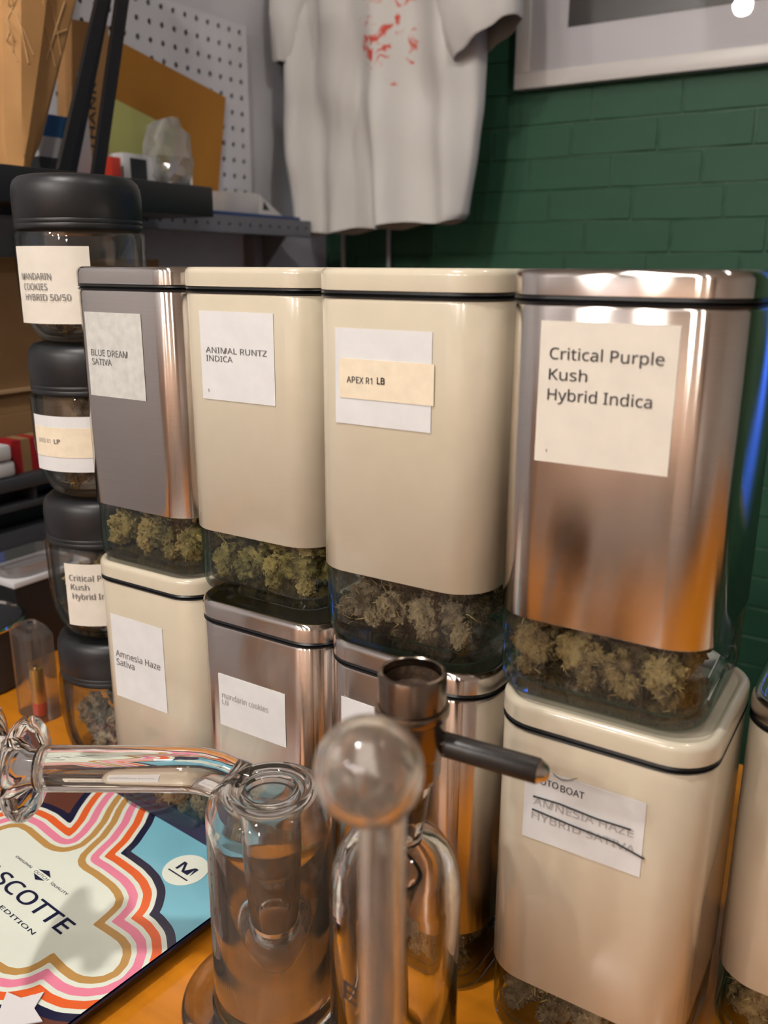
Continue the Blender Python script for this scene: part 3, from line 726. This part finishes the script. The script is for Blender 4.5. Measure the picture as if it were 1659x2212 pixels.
sh = shell(path, .0136, .0098); 
sh.build('neck', 'bong', bong, angle=60)
qm = (-RT).to_track_quat('Z', 'Y').to_matrix()
e0 = path[-1]
xf = lambda v: e0 + qm @ v
MB().lathe([(.0138, -.002), (.0190, .0005), (.0270, .0020), (.0305, .0050), (.0310, .0090), (.0285, .0120), (.0240, .0130), (.0200, .0150), (.0185, .0200), (.0230, .0260), (.0330, .0310), (.0400, .0340), (.0420, .0375), (.0400, .0400), (.0370, .0395), (.0290, .0350), (.0180, .0300), (.0130, .0200), (.0100, .0100), (.0098, -.002)], 56, wrap=True, xf=xf).build('mouth_bell', 'bong', bong, angle=70)

# rig with the metal bowl
GX, GY = -.1865, .308
rig = thing('glass_rig', 'clear glass rig with rounded shoulders under a metal bowl', 'glass rig', (GX, GY, 0))
K = Vector((RT.x*.0070, RT.y*.0070, 0))
MB().lathe([(0, .0003), (.030, .0003), (.0318, .002), (.0325, .006), (.0322, .150), (.0312, .158), (.0288, .166), (.0250, .1725), (.0200, .1768), (.0140, .1790), (.0095, .1796),
            (.0060, .1760), (.0120, .1738), (.0180, .1705), (.0222, .1660), (.0250, .160), (.0268, .150), (.0272, .012), (.025, .008), (0, .007), (0, .0003)], 80).build('body', 'bong', rig, angle=60)
MB().lathe([(.0125, .1770), (.0105, .1830), (.0096, .1900), (.0098, .2080), (.0072, .2080), (.0070, .1900), (.0085, .1790)], 40, wrap=True, xf=lambda v: K*min(1, max(0, (v.z-.175)/.02))+v).build('joint', 'bong', rig, angle=60)
MB().lathe([(.0240, .010), (.0225, .040), (.0160, .062), (.0080, .072), (.0060, .130), (.0110, .150), (.0130, .156), (.0110, .156), (.0080, .150), (.0040, .132), (.0060, .070), (.0140, .058), (.0200, .038), (.0215, .010)], 48, wrap=True).build('inner_bell', 'bong', rig, angle=60)
def rig_map(s, z, h):
    a = atan2(-GY, -GX)-radians(47)+s/.0322; r = .0325+h
    return (r*cos(a), r*sin(a), z)
mb = MB(); text_on(mb, 'E', 0, .1035, .0085, .0130, rig_map, .0004, .004, dz=-.001)
mb.build('lettering', 'ink', rig, smooth=False)
bowl = thing('metal_bowl', 'dark steel bowl with a black side handle on the glass rig', 'bowl', (GX+K.x, GY+K.y, 0))
MB().lathe([(.0118, .2520), (.0128, .2530), (.0134, .2640), (.0140, .2645), (.0152, .2640), (.0158, .2625), (.0158, .2480), (.0172, .2478), (.0175, .2465), (.0173, .2440), (.0165, .2425), (.0158, .2420), (.0156, .2250), (.0150, .2235), (.0140, .2225), (.0138, .2130), (.0120, .2118), (.0112, .2085), (0, .2085)], 64).build('cup', 'bone', bowl, angle=40)
MB().lathe([(.0126, .2605), (.0122, .2540), (.0090, .2515), (0, .2505)], 40).build('residue_lining', 'residue', bowl)
MB().lathe([(.0067, .2085), (.0066, .1890), (.003, .1870), (0, .1868)], 32).build('stem', 'residue', bowl)
h0 = Vector((-.168, .318, .228))-Vector((GX+K.x, GY+K.y, 0)); h1 = Vector((-.1165, .3228, .2268))-Vector((GX+K.x, GY+K.y, 0))
hd = (h1-h0).normalized()
hs = Vector((.0135*hd.x, .0135*hd.y, .2282))
MB().tube([hs, h0+hd*.001], .0042, 20).build('ferrule', 'bonebright', bowl)
MB().tube([h0+hd*.001, h0+hd*.0012, h1-hd*.0055, h1-hd*.005], [.0052, .0058, .0058, .0054], 28).build('handle', 'handle', bowl, angle=50)
MB().tube([h1-hd*.0052, h1-hd*.005, h1-hd*.0015, h1-hd*.0003, h1], [.0050, .0055, .0036, .0022, .0008], 24).build('handle_tip', 'bonebright', bowl, angle=50)

# ball topped glass stem close to the camera
SX, SY = -.1277, .1949
wand = thing('glass_pipe', 'blurred upright glass pipe topped by a hollow ball in the foreground', 'glass pipe', (SX, SY, 0))
pr = [(.0170*sin(pi*i/24), .2928+.0170*cos(pi*i/24)) for i in range(25)]
pi_ = [(.0141*sin(pi*i/24), .2928-.0141*cos(pi*i/24)) for i in range(25)]
o3 = RT*.0041
MB().lathe(pr[:-2]+pi_[2:], 48, wrap=False).build('ball', 'bongsoft', wand)
MB().lathe([(.0075, .2785), (.0075, .012), (.0048, .012), (.0048, .2785)], 32, wrap=True, xf=lambda v: v+o3).build('tube', 'bongsoft', wand, angle=60)
MB().lathe([(0, .0003), (.021, .0003), (.022, .002), (.021, .004), (.013, .006), (.0075, .011), (0, .012)], 40, xf=lambda v: v+o3).build('foot', 'bongsoft', wand)

# ------------------------------------------------------------------ small case, pot and clutter at the left
t = thing('plastic_case', 'clear plastic case standing on the counter beside the jar stack', 'plastic case', (-.722, .489, 0), radians(-12))
MB().rings([rr(.046, .030, .009, z, 4) for z in (.0005, .006, .090)]+[rr(.038, .024, .008, .096, 4)], True, True).build('shell', 'plastic', t, smooth=True, angle=25)
MB().rings([rr(.020, .012, .004, z, 4) for z in (.0962, .1000)], True, True).build('cap', 'plastic', t)
MB().lathe([(0, .1002), (.003, .1002)], 12).build('hole', 'black', t)
t2 = thing('battery', 'gold battery with a red end inside the clear plastic case', 'battery', (-.716, .486, 0))
MB().lathe([(0, .003), (.0068, .003), (.0070, .0035), (.0070, .017), (0, .017)], 24).build('red_end', 'redlabel', t2)
MB().lathe([(.0070, .017), (.0070, .0525), (.0066, .0535), (0, .0535)], 24).build('gold_wrap', 'gold', t2)
MB().lathe([(.0026, .0535), (.0026, .0555), (0, .0555)], 12).build('terminal', 'chrome', t2)

t = thing('black_pot', 'round black pot with a shiny chrome rim at the left edge', 'pot', (-.842, .497, 0))
MB().lathe([(0, .0005), (.050, .0005), (.053, .003), (.056, .070), (.053, .070), (.050, .006), (0, .005)], 48).build('bowl', 'blackgrey', t)
MB().lathe([(.0545, .0695), (.0575, .070), (.0585, .072), (.0570, .0745), (.0540, .0740), (.0530, .071)], 48, wrap=True).build('rim', 'chrome', t)

t = thing('black_slotted_box', 'black slotted plastic box against the grey wall', 'box', (-1.11, .46, 0))
mb = MB().box(0, .20, 0, .50, 0, .100).box(0, .17, 0, .50, .100, .183).build('body', 'black', t, bevel=.003)
MB().box(0, .21, 0, .50, .183, .199).build('top_slab', 'blackgrey', t, bevel=.003)
MB().box(.17, .205, 0, .50, .158, .166).build('slat', 'blackgrey', t, bevel=.001)
for i in range(4):
    MB().box(.17, .203, .06+i*.12, .064+i*.12, .166, .183).build('rib', 'blackgrey', t, smooth=False)
MB().box(.17, .203, 0, .50, .100, .132).build('lower_panel', 'blackgrey', t, bevel=.002)
for i in range(16):
    MB().box(.20, .2015, .02+i*.03, .035+i*.03, .060, .066).build('vent_slot', 'seal', t, smooth=False)
t = thing('glass_dish', 'small clear dish on a white card in front of the slotted box', 'dish', (-.868, .60, .0002))
MB().box(-.04, .035, -.05, .055, .092, .099).build('card', 'whitecard', t, bevel=.001)
MB().rings([rr(.06, .09, .02, z, 5) for z in (.0995, .1005)]+[rr(.07, .10, .022, .114, 5), rr(.067, .097, .021, .114, 5), rr(.056, .086, .019, .102, 5)], True, True).build('dish', 'plastic', t)
MB().box(-.039, .034, -.049, .054, 0, .0915).build('stand', 'black', t, smooth=False)

t = thing('cardboard_box', 'brown cardboard box behind the stacked jars', 'cardboard box', (-1.11, .50, .1995))
MB().box(0, .155, 0, .42, 0, .064).build('lower_half', 'card', t, smooth=False)
MB().box(0, .150, .002, .418, .0645, .2505).build('upper_half', 'card', t, smooth=False)
MB().box(0, .157, -.001, .421, .0905, .0945).build('flap_edge', 'carddark', t, smooth=False)
mb = MB()
bm_ = lambda s, z, h: (.1502+h, s, z)
text_on(mb, 'S', .128, .155, .012, .018, bm_, .0004); text_on(mb, 'o', .128, .135, .012, .014, bm_, .0004); mb.build('print', 'ink_grey', t, smooth=False)
for k, (zz, dx) in enumerate(((.1992, 0), (.2192, .004))):
    tag(MB().box(-.945, -.905+.002*k, .55, .618-.004*k, zz+.0004, zz+.0195).build('white_carton', 'whitecard', bevel=.004), ('lower' if k == 0 else 'upper')+' small white carton at the left edge on the slotted box', 'carton', 'white cartons')
t = thing('striped_packet', 'red and brown striped packet on the slotted box', 'packet', (-.945, .622, .1995))
for k, m_ in enumerate(('redcard', 'card', 'redcard', 'card')):
    MB().box(0, .03, k*.0125, k*.0125+.0124, 0, .040).build('stripe', m_, t, smooth=False)

# ------------------------------------------------------------------ wall shelf with bags and papers
def perforated(y0, z0, ny, nz, p, r, seg=8):
    """flat board in the y-z plane with real round holes"""
    mb = MB()
    for j in range(nz):
        for i in range(ny):
            cy_, cz_ = y0+(i+.5)*p, z0+(j+.5)*p
            inner = [(0, cy_+r*cos(2*pi*(k+.5)/seg), cz_+r*sin(2*pi*(k+.5)/seg)) for k in range(seg)]
            back = [(-.004, y, z) for _, y, z in inner]
            h = p/2; outer = []
            for k in range(seg):
                a = 2*pi*(k+.5)/seg; c, s = cos(a), sin(a); q = h/max(abs(c), abs(s)); outer.append((0, cy_+c*q, cz_+s*q))
            co = [(0, cy_+h, cz_+h), (0, cy_-h, cz_+h), (0, cy_-h, cz_-h), (0, cy_+h, cz_-h)]
            vs = inner+outer+back+co; f = [(k, (k+1) % seg, seg+(k+1) % seg, seg+k) for k in range(seg)]
            f += [(k, 2*seg+k, 2*seg+(k+1) % seg, (k+1) % seg) for k in range(seg)]
            f += [(seg+0, seg+1, 3*seg), (seg+2, seg+3, 3*seg+1), (seg+4, seg+5, 3*seg+2), (seg+6, seg+7, 3*seg+3)]
            mb.add(vs, f)
    return mb
PP = .0262
t = thing('pegboard', 'white pegboard full of small round holes on the grey wall', 'pegboard', (-1.111, 1.298, .845))
perforated(-PP*31, -PP*13, 31, 13, PP, .0047).build('board', 'peg', t, smooth=False)
MB().box(-.010, -.0045, -PP*31, 0, -PP*13, 0).build('hole_shade_sheet', 'peg_shade', t, smooth=False)  # near-black sheet paints the shade seen through the holes
MB().box(-.010, .0005, 0, .004, -PP*13, .001).build('edge_strip', 'peg', t, smooth=False)
tag(MB().box(XL, -1.095, 1.288, 1.318, -.0, .497).build('wall_upright', 'greypost', bevel=.002), 'pale grey upright post under the pegboard', 'post')

t = thing('metal_shelf', 'grey perforated metal shelf below the pegboard', 'shelf', (-1.12, .93, .488))
MB().box(0, .115, 0, .41, .030, .033).build('shelf_plate', 'greymetal', t, smooth=False)
lip = perforated(0, 0, 16, 1, .0255, .0034); 
lp = lip.build('shelf_lip', 'greymetal', t, smooth=False); lp.location = (.1155, 0, .006)
MB().box(.105, .1115, 0, .41, .005, .030).build('lip_backing', 'greymetal', t, smooth=False)
for y_ in (.02, .38): MB().add([(0, y_, .030), (.10, y_, .030), (0, y_, -.08), (0, y_+.004, .030), (.10, y_+.004, .030), (0, y_+.004, -.08)], [(0, 1, 2), (5, 4, 3), (0, 3, 4, 1), (1, 4, 5, 2), (2, 5, 3, 0)]).build('bracket', 'greymetal', t, smooth=False)
SH = .545
t = thing('black_shelf', 'black wall shelf carrying the kraft bag and papers', 'shelf', (-1.12, .40, .506))
MB().box(.0105, .245, 0, .545, 0, .039).build('board', 'black', t, bevel=.002)
tag(MB().box(-1.105, -1.02, .95, 1.335, .5215, .5275).build('blue_board', 'bluedark', bevel=.001), 'flat dark blue board lying on the perforated shelf', 'board')
t = thing('small_package', 'small white and tan package on the blue board', 'package', (-1.09, 1.17, .528))
MB().box(0, .035, 0, .085, 0, .036).build('carton', 'white', t, bevel=.003)
MB().add([(0, .086, 0), (.036, .086, 0), (.036, .086, .034), (0, .086, .034), (0, .150, .002), (.036, .150, .002)], [(0, 1, 2, 3), (1, 5, 2), (0, 3, 4), (2, 5, 4, 3), (0, 4, 5, 1)]).build('folded_flap', 'white', t, smooth=False)
MB().add([(.0366, .094, .010), (.0366, .112, .010), (.0366, .097, .025)], [(0, 1, 2)]).build('mark', 'ink', t, smooth=False)

def sheet(name, cy_, cz_, wd, ht, rot, x, m_, label, cat, th=.003):
    c, s = cos(rot), sin(rot); mb = MB()
    pts = [(cy_+c*a-s*b, cz_+s*a+c*b) for a, b in ((-wd/2, -ht/2), (wd/2, -ht/2), (wd/2, ht/2), (-wd/2, ht/2))]
    mb.rings([[(x, a, b) for a, b in pts], [(x+th, a, b) for a, b in pts]], True, True)
    o = mb.build(name, m_, smooth=False)
    return tag(o, label, cat)
sheet('ochre_envelope', 1.080, .645, .275, .205, radians(-10.5), -1.106, 'ochre', 'large ochre brown envelope pinned on the pegboard', 'envelope')
sheet('lime_sheet', 1.010, .614, .170, .118, radians(-13), -1.100, 'lime', 'pale lime green sheet of paper below the ochre envelope', 'paper', .002)
# white carton with a dark print, red packet and crumpled plastic bag
t = thing('printed_carton', 'white carton with a dark square print on the black shelf', 'carton', (-1.04, .893, SH+.0003))
MB().box(0, .05, 0, .068, 0, .046).build('carton', 'whitecard', t, bevel=.002)
MB().box(.0502, .0506, .012, .042, .006, .040).build('print', 'ink', t, smooth=False)
tag(MB().box(-1.03, -.985, .868, .884, SH+.0003, SH+.038).build('red_packet', 'redlabel', bevel=.001), 'narrow red packet beside the white printed carton', 'packet')
mb = MB(); rnd = random.Random(5)
bm = bmesh.new(); bmesh.ops.create_icosphere(bm, subdivisions=3, radius=1)
from mathutils import noise as _n
for v in bm.verts:
    p = v.co.copy(); k = 1+.30*_n.noise(p*2.4+Vector((3, 1, 7)))+.16*_n.noise(p*6)
    top = max(0, p.z)
    v.co = Vector((p.x*.026*k, p.y*.045*k*(1-.15*top), p.z*.044*k+.047+.012*top))
    v.co.z = max(v.co.z, .0008)
mb.add([v.co for v in bm.verts], [tuple(v.index for v in f.verts) for f in bm.faces]); bm.free()
t = thing('plastic_bag', 'crumpled clear plastic bag on the black shelf', 'plastic bag', (-.995, .985, SH+.0004))
mb.build('film', 'film', t, angle=25)
mb = MB()
for i in range(7):
    a = i*1.1; mb.box(-.012+.01*cos(a), .004+.01*cos(a), -.024+.007*i, -.010+.007*i, .006+.004*(i % 3), .014+.006*(i % 4))
mb.build('contents', 'chrome', t, bevel=.001)
# thank you bag, blue and white packets
t = thing('thank_you_bag', 'narrow kraft bag printed THANK YOU between the black legs', 'paper bag', (-1.05, .862, SH+.0003), 0)
MB().add([(0, -.035, 0), (.03, -.035, 0), (.03, .030, 0), (0, .030, 0), (0, -.012, .205), (.03, -.012, .205), (.03, .050, .21), (0, .050, .21)], [(3, 2, 1, 0), (4, 5, 6, 7), (0, 1, 5, 4), (1, 2, 6, 5), (2, 3, 7, 6), (3, 0, 4, 7)]).build('bag', 'kraft', t, bevel=.002)
tb = lambda s, z, h: (.0304+h, .012+z*-1+s*.11, .020+s)
mb = MB()
vs_, fs_ = text_geo('THANK YOU', .01)
mb.add([(.0306, .008-b_*.013+a_*.020, .045+a_*.150) for a_, b_ in vs_], fs_); mb.build('lettering', 'ink', t, smooth=False)
MB().add([(.031, -.033, 0), (.034, -.033, 0), (.034, .000, 0), (.031, .000, 0), (.031, -.012, .14), (.034, -.012, .14), (.034, -.002, .14), (.031, -.002, .14)], [(3, 2, 1, 0), (4, 5, 6, 7), (0, 1, 5, 4), (1, 2, 6, 5), (2, 3, 7, 6), (3, 0, 4, 7)]).build('pale_panel', 'whitecard', t, smooth=False)
t = thing('blue_white_packet', 'blue and white packet behind the kraft bag', 'packet', (-1.03, .772, SH+.0003))
MB().box(0, .02, 0, .055, 0, .030).build('lower_panel', 'blackgrey', t, smooth=False)
MB().box(0, .02, 0, .055, .0301, .055).build('white_panel', 'whitecard', t, smooth=False)
MB().box(0, .02, 0, .055, .0551, .082).build('blue_panel', 'blue', t, smooth=False)
tag(MB().box(-1.08, -1.06, .62, .705, SH+.0003, SH+.16).build('pink_packet', 'pink', bevel=.002), 'dark pink packet at the left edge behind the kraft bag', 'packet')

# tapered kraft paper bag with a fold and a criss-cross print
t = thing('kraft_bag', 'tall tapered kraft paper bag with a fold, upper left', 'paper bag', (-.965, .712, SH+.0004))
def kring(z):
    q = z/.42
    y0 = -.026-.008*min(1, z/.03)+.040*q; y1 = .004+.175*q+.010*min(1, z/.04); th = .020+.014*q
    ym = y0+(y1-y0)*(.40+.10*sin(3*q+.6))
    return [(-th, y0+.004, z), (-th, y1-.004, z), (0, y1, z), (th*.55, y1-.012, z), (th*.7, ym+.012, z), (th*.62, ym+.002, z), (th*1.05, ym-.003, z), (th*1.0, y0+.018, z), (th*.5, y0+.003, z)]
zs = [0, .006, .02]+[.04+.038*i for i in range(11)]
MB().rings([kring(z) for z in zs], True, True).build('bag', 'kraft', t, angle=28)
mb = MB()
for (ya, za), (yb, zb) in (((-.020, .20), (.012, .13)), ((.008, .21), (-.022, .14)), ((-.022, .16), (-.008, .12)), ((-.004, .17), (.004, .12)), ((.045, .21), (.060, .14)), ((.070, .20), (.035, .13)), ((.050, .16), (.072, .17)), ((.03, .19), (.05, .125))):
    def onbag(y, z):
        r = kring(z)
        fr = r[2:]+r[:1]
        best = max((p for p in r), key=lambda p: p[0])[0]
        ys = sorted([(p[1], p[0]) for p in r if p[0] > 0])
        for (a, xa), (b, xb) in zip(ys, ys[1:]):
            if a <= y <= b: return (xa+(xb-xa)*(y-a)/(b-a+1e-9)+.0006, y, z)
        return (best, y, z)
    mb.tube([onbag(ya+(yb-ya)*k/6, za+(zb-za)*k/6) for k in range(7)], .0008, 5)
mb.build('crossed_print', 'kraft_line', t)
# folded black easel: two legs that meet at a hinge
t = thing('black_easel', 'folded black metal easel with two slanting flat legs', 'easel', (-.895, .74, SH+.0004))
def bar(p, q, wd, th, nm):
    p, q = Vector(p), Vector(q); d = (q-p).normalized(); s = Vector((1, 0, 0)).cross(d).normalized()*wd/2; x = Vector((th/2, 0, 0))
    MB().rings([[p-s-x, p+s-x, p+s+x, p-s+x], [q-s-x, q+s-x, q+s+x, q-s+x]], True, True).build(nm, 'blackmetal', t, smooth=False)
bar((0, -.026, 0), (0, .148, .440), .0145, .006, 'leg')
bar((.001, .024, 0), (.001, .150, .440), .0165, .006, 'leg')
bar((-.055, .03, 0), (-.003, .149, .440), .010, .005, 'back_leg')
MB().tube([(-.01, .149, .440), (.01, .149, .440)], .011, 14).build('hinge', 'blackmetal', t)

# ------------------------------------------------------------------ T-shirt, cables, picture
sx = .9655
shirt = thing('tee_shirt', 'white T-shirt with a red print hanging in the wall corner', 'T-shirt', (0, 1.395, 0))
def lerp_tab(tab, z):
    for (z0, a0, b0), (z1, a1, b1) in zip(tab, tab[1:]):
        if z0 <= z <= z1:
            q = (z-z0)/(z1-z0); q = q*q*(3-2*q)*.5+q*.5
            return a0+(a1-a0)*q, b0+(b1-b0)*q
    return tab[-1][1:] if z > tab[-1][0] else tab[0][1:]
TAB = [(.497, -1.062, -.722), (.52, -1.066, -.716), (.64, -1.090, -.699), (.70, -1.092, -.692), (.78, -1.085, -.690), (.86, -1.075, -.695), (.95, -1.07, -.69), (1.05, -1.06, -.70), (1.10, -1.02, -.74), (1.125, -.97, -.79)]
rings = []; NZ = 56; NU = 96
for j in range(NZ+1):
    z = .497+(1.125-.497)*j/NZ; a, b_ = lerp_tab(TAB, z); c = (a+b_)/2; h = (b_-a)/2; ring = []
    for i in range(NU):
        th = 2*pi*i/NU; u = cos(th); v = sin(th)
        x = c+h*u
        y = (-.050 if v < 0 else .035)*abs(v)**.55
        low = max(0, 1-(z-.497)/.45)
        if v < 0:
            fold = .017*sin(x*62+2.0+z*3)*(.35+.65*low)+.013*sin(x*33+z*7+.5)+.007*sin(x*105+z*5)*low+.006*sin(z*38+x*21)*max(0, 1-abs(z-.72)/.16)
            fold += .012*math.exp(-((x+1.0-.08*(z-.7))/.016)**2)-.016*math.exp(-((x+.90+.10*(z-.6))/.02)**2)
            y -= fold*min(1, abs(v)*1.6)
        zz = z
        if j < 3:
            zz = z + (.022*((x+1.06)/.34) if x > -1.06 else 0)*(1-j/3) + .003*sin(x*60)*(1-j/3)
        else:
            zz = z
        ring.append((x, y, zz))
    rings.append(ring)
mtx = mat('white_cotton', (.58, .56, .54), rough=.85, bump=.15, bscale=500)
nt = mtx.node_tree; b = nt.nodes['Principled BSDF']
tc = nt.nodes.new('ShaderNodeTexCoord'); n1 = nt.nodes.new('ShaderNodeTexNoise'); n1.inputs['Scale'].default_value = 42; n1.inputs['Detail'].default_value = 5; n1.inputs['Distortion'].default_value = 1.2
nt.links.new(tc.outputs['Object'], n1.inputs['Vector'])
def ell(cx, cz, rx, rz_):
    mp = nt.nodes.new('ShaderNodeMapping'); mp.inputs['Location'].default_value = (-cx/rx, 0, -cz/rz_); mp.inputs['Scale'].default_value = (1/rx, 0, 1/rz_)
    nt.links.new(tc.outputs['Object'], mp.inputs[0]); ln = nt.nodes.new('ShaderNodeVectorMath'); ln.operation = 'LENGTH'; nt.links.new(mp.outputs[0], ln.inputs[0])
    lt = nt.nodes.new('ShaderNodeMath'); lt.operation = 'LESS_THAN'; lt.inputs[1].default_value = 1; nt.links.new(ln.outputs['Value'], lt.inputs[0]); return lt
mx0 = None
for a in ((-.862, .835, .038, .080), (-.812, .83, .018, .065), (-.842, .92, .06, .06), (-.838, .738, .016, .006)):
    l = ell(*a)
    if mx0 is None: mx0 = l
    else:
        k = nt.nodes.new('ShaderNodeMath'); k.operation = 'MAXIMUM'; nt.links.new(mx0.outputs[0], k.inputs[0]); nt.links.new(l.outputs[0], k.inputs[1]); mx0 = k
rg = nt.nodes.new('ShaderNodeMapRange'); rg.inputs[1].default_value = .50; rg.inputs[2].default_value = .66; nt.links.new(n1.outputs['Fac'], rg.inputs[0])
mm = nt.nodes.new('ShaderNodeMath'); mm.operation = 'MULTIPLY'; nt.links.new(rg.outputs[0], mm.inputs[0]); nt.links.new(mx0.outputs[0], mm.inputs[1])
mxc = nt.nodes.new('ShaderNodeMix'); mxc.data_type = 'RGBA'; mxc.inputs[6].default_value = (.58, .56, .54, 1); mxc.inputs[7].default_value = (.55, .075, .05, 1)
nt.links.new(mm.outputs[0], mxc.inputs[0]); nt.links.new(mxc.outputs[2], b.inputs['Base Color'])
M['cotton'] = mtx
M['cotton_plain'] = mat('plain_white_cotton', (.58, .56, .54), rough=.85, bump=.15, bscale=500)
MB().rings(rings, False, True).build('torso', 'cotton', shirt, angle=80)
def sleeve(axis, nm):
    rs = []
    for (x, y, z, dx, dz, w1, th) in axis:
        d = Vector((dx, 0, dz)).normalized(); s = Vector((-d.z, 0, d.x)); ring = []
        for i in range(36):
            a = 2*pi*i/36
            ring.append(Vector((x, y, z))+s*w1*cos(a)+Vector((0, th*(abs(sin(a))**.7)*(1 if sin(a) > 0 else -1)*(1+.12*sin(7*a+z*40)), 0)))
        rs.append(ring)
    MB().rings(rs, False, False).build(nm, 'cotton_plain', shirt, angle=80)
sleeve([(-.745, -.005, 1.03, 1, -1, .09, .035), (-.718, -.012, .945, .8, -1.1, .095, .042), (-.698, -.022, .868, .6, -.95, .084, .046), (-.673, -.030, .787, .489, -.873, .0615, .042), (-.672, -.030, .7845, .489, -.873, .0585, .038)], 'sleeve')
sleeve([(-1.035, -.0, 1.03, -.5, -1, .075, .035), (-1.060, -.008, .95, -.25, -1, .050, .038), (-1.073, -.012, .87, -.1, -1, .036, .040), (-1.068, -.015, .795, -.1, -1, .030, .040), (-1.068, -.015, .793, -.1, -1, .028, .036)], 'sleeve')
for x_, lb in ((-1.062, 'thin white cable hanging below the shirt, left one'), (-.952, 'thin white cable hanging below the shirt, right one')):
    tag(MB().tube([(x_+.004*sin(k*.9), 1.53, 1.69-.1*k) for k in range(17)], .0042, 8).build('wall_cable', 'cable'), lb, 'cable', 'hanging wall cables')

t = thing('picture_frame', 'white framed dark photograph with wide mat on the green wall', 'picture', (-.697, 1.5445, .740))
FW_, FH_, FT = .62, .46, .026
for a in (((0, FW_, 0, FT)), ((0, FW_, FH_-FT, FH_)), ((0, FT, FT, FH_-FT)), ((FW_-FT, FW_, FT, FH_-FT))):
    MB().box(a[0], a[1], -.020, 0, a[2], a[3]).build('frame_bar', 'white', t, bevel=.0015)
MB().box(FT, FW_-FT, -.0150, -.003, FT, FH_-FT).build('mat_board', 'mat_board', t, smooth=False)
MB().box(.092, FW_-.092, -.0156, -.0151, .088, FH_-.088).build('photograph', 'photo', t, smooth=False)
MB().box(FT, FW_-FT, -.0168, -.0164, FT, FH_-FT).build('glass_pane', 'pane', t, smooth=False)
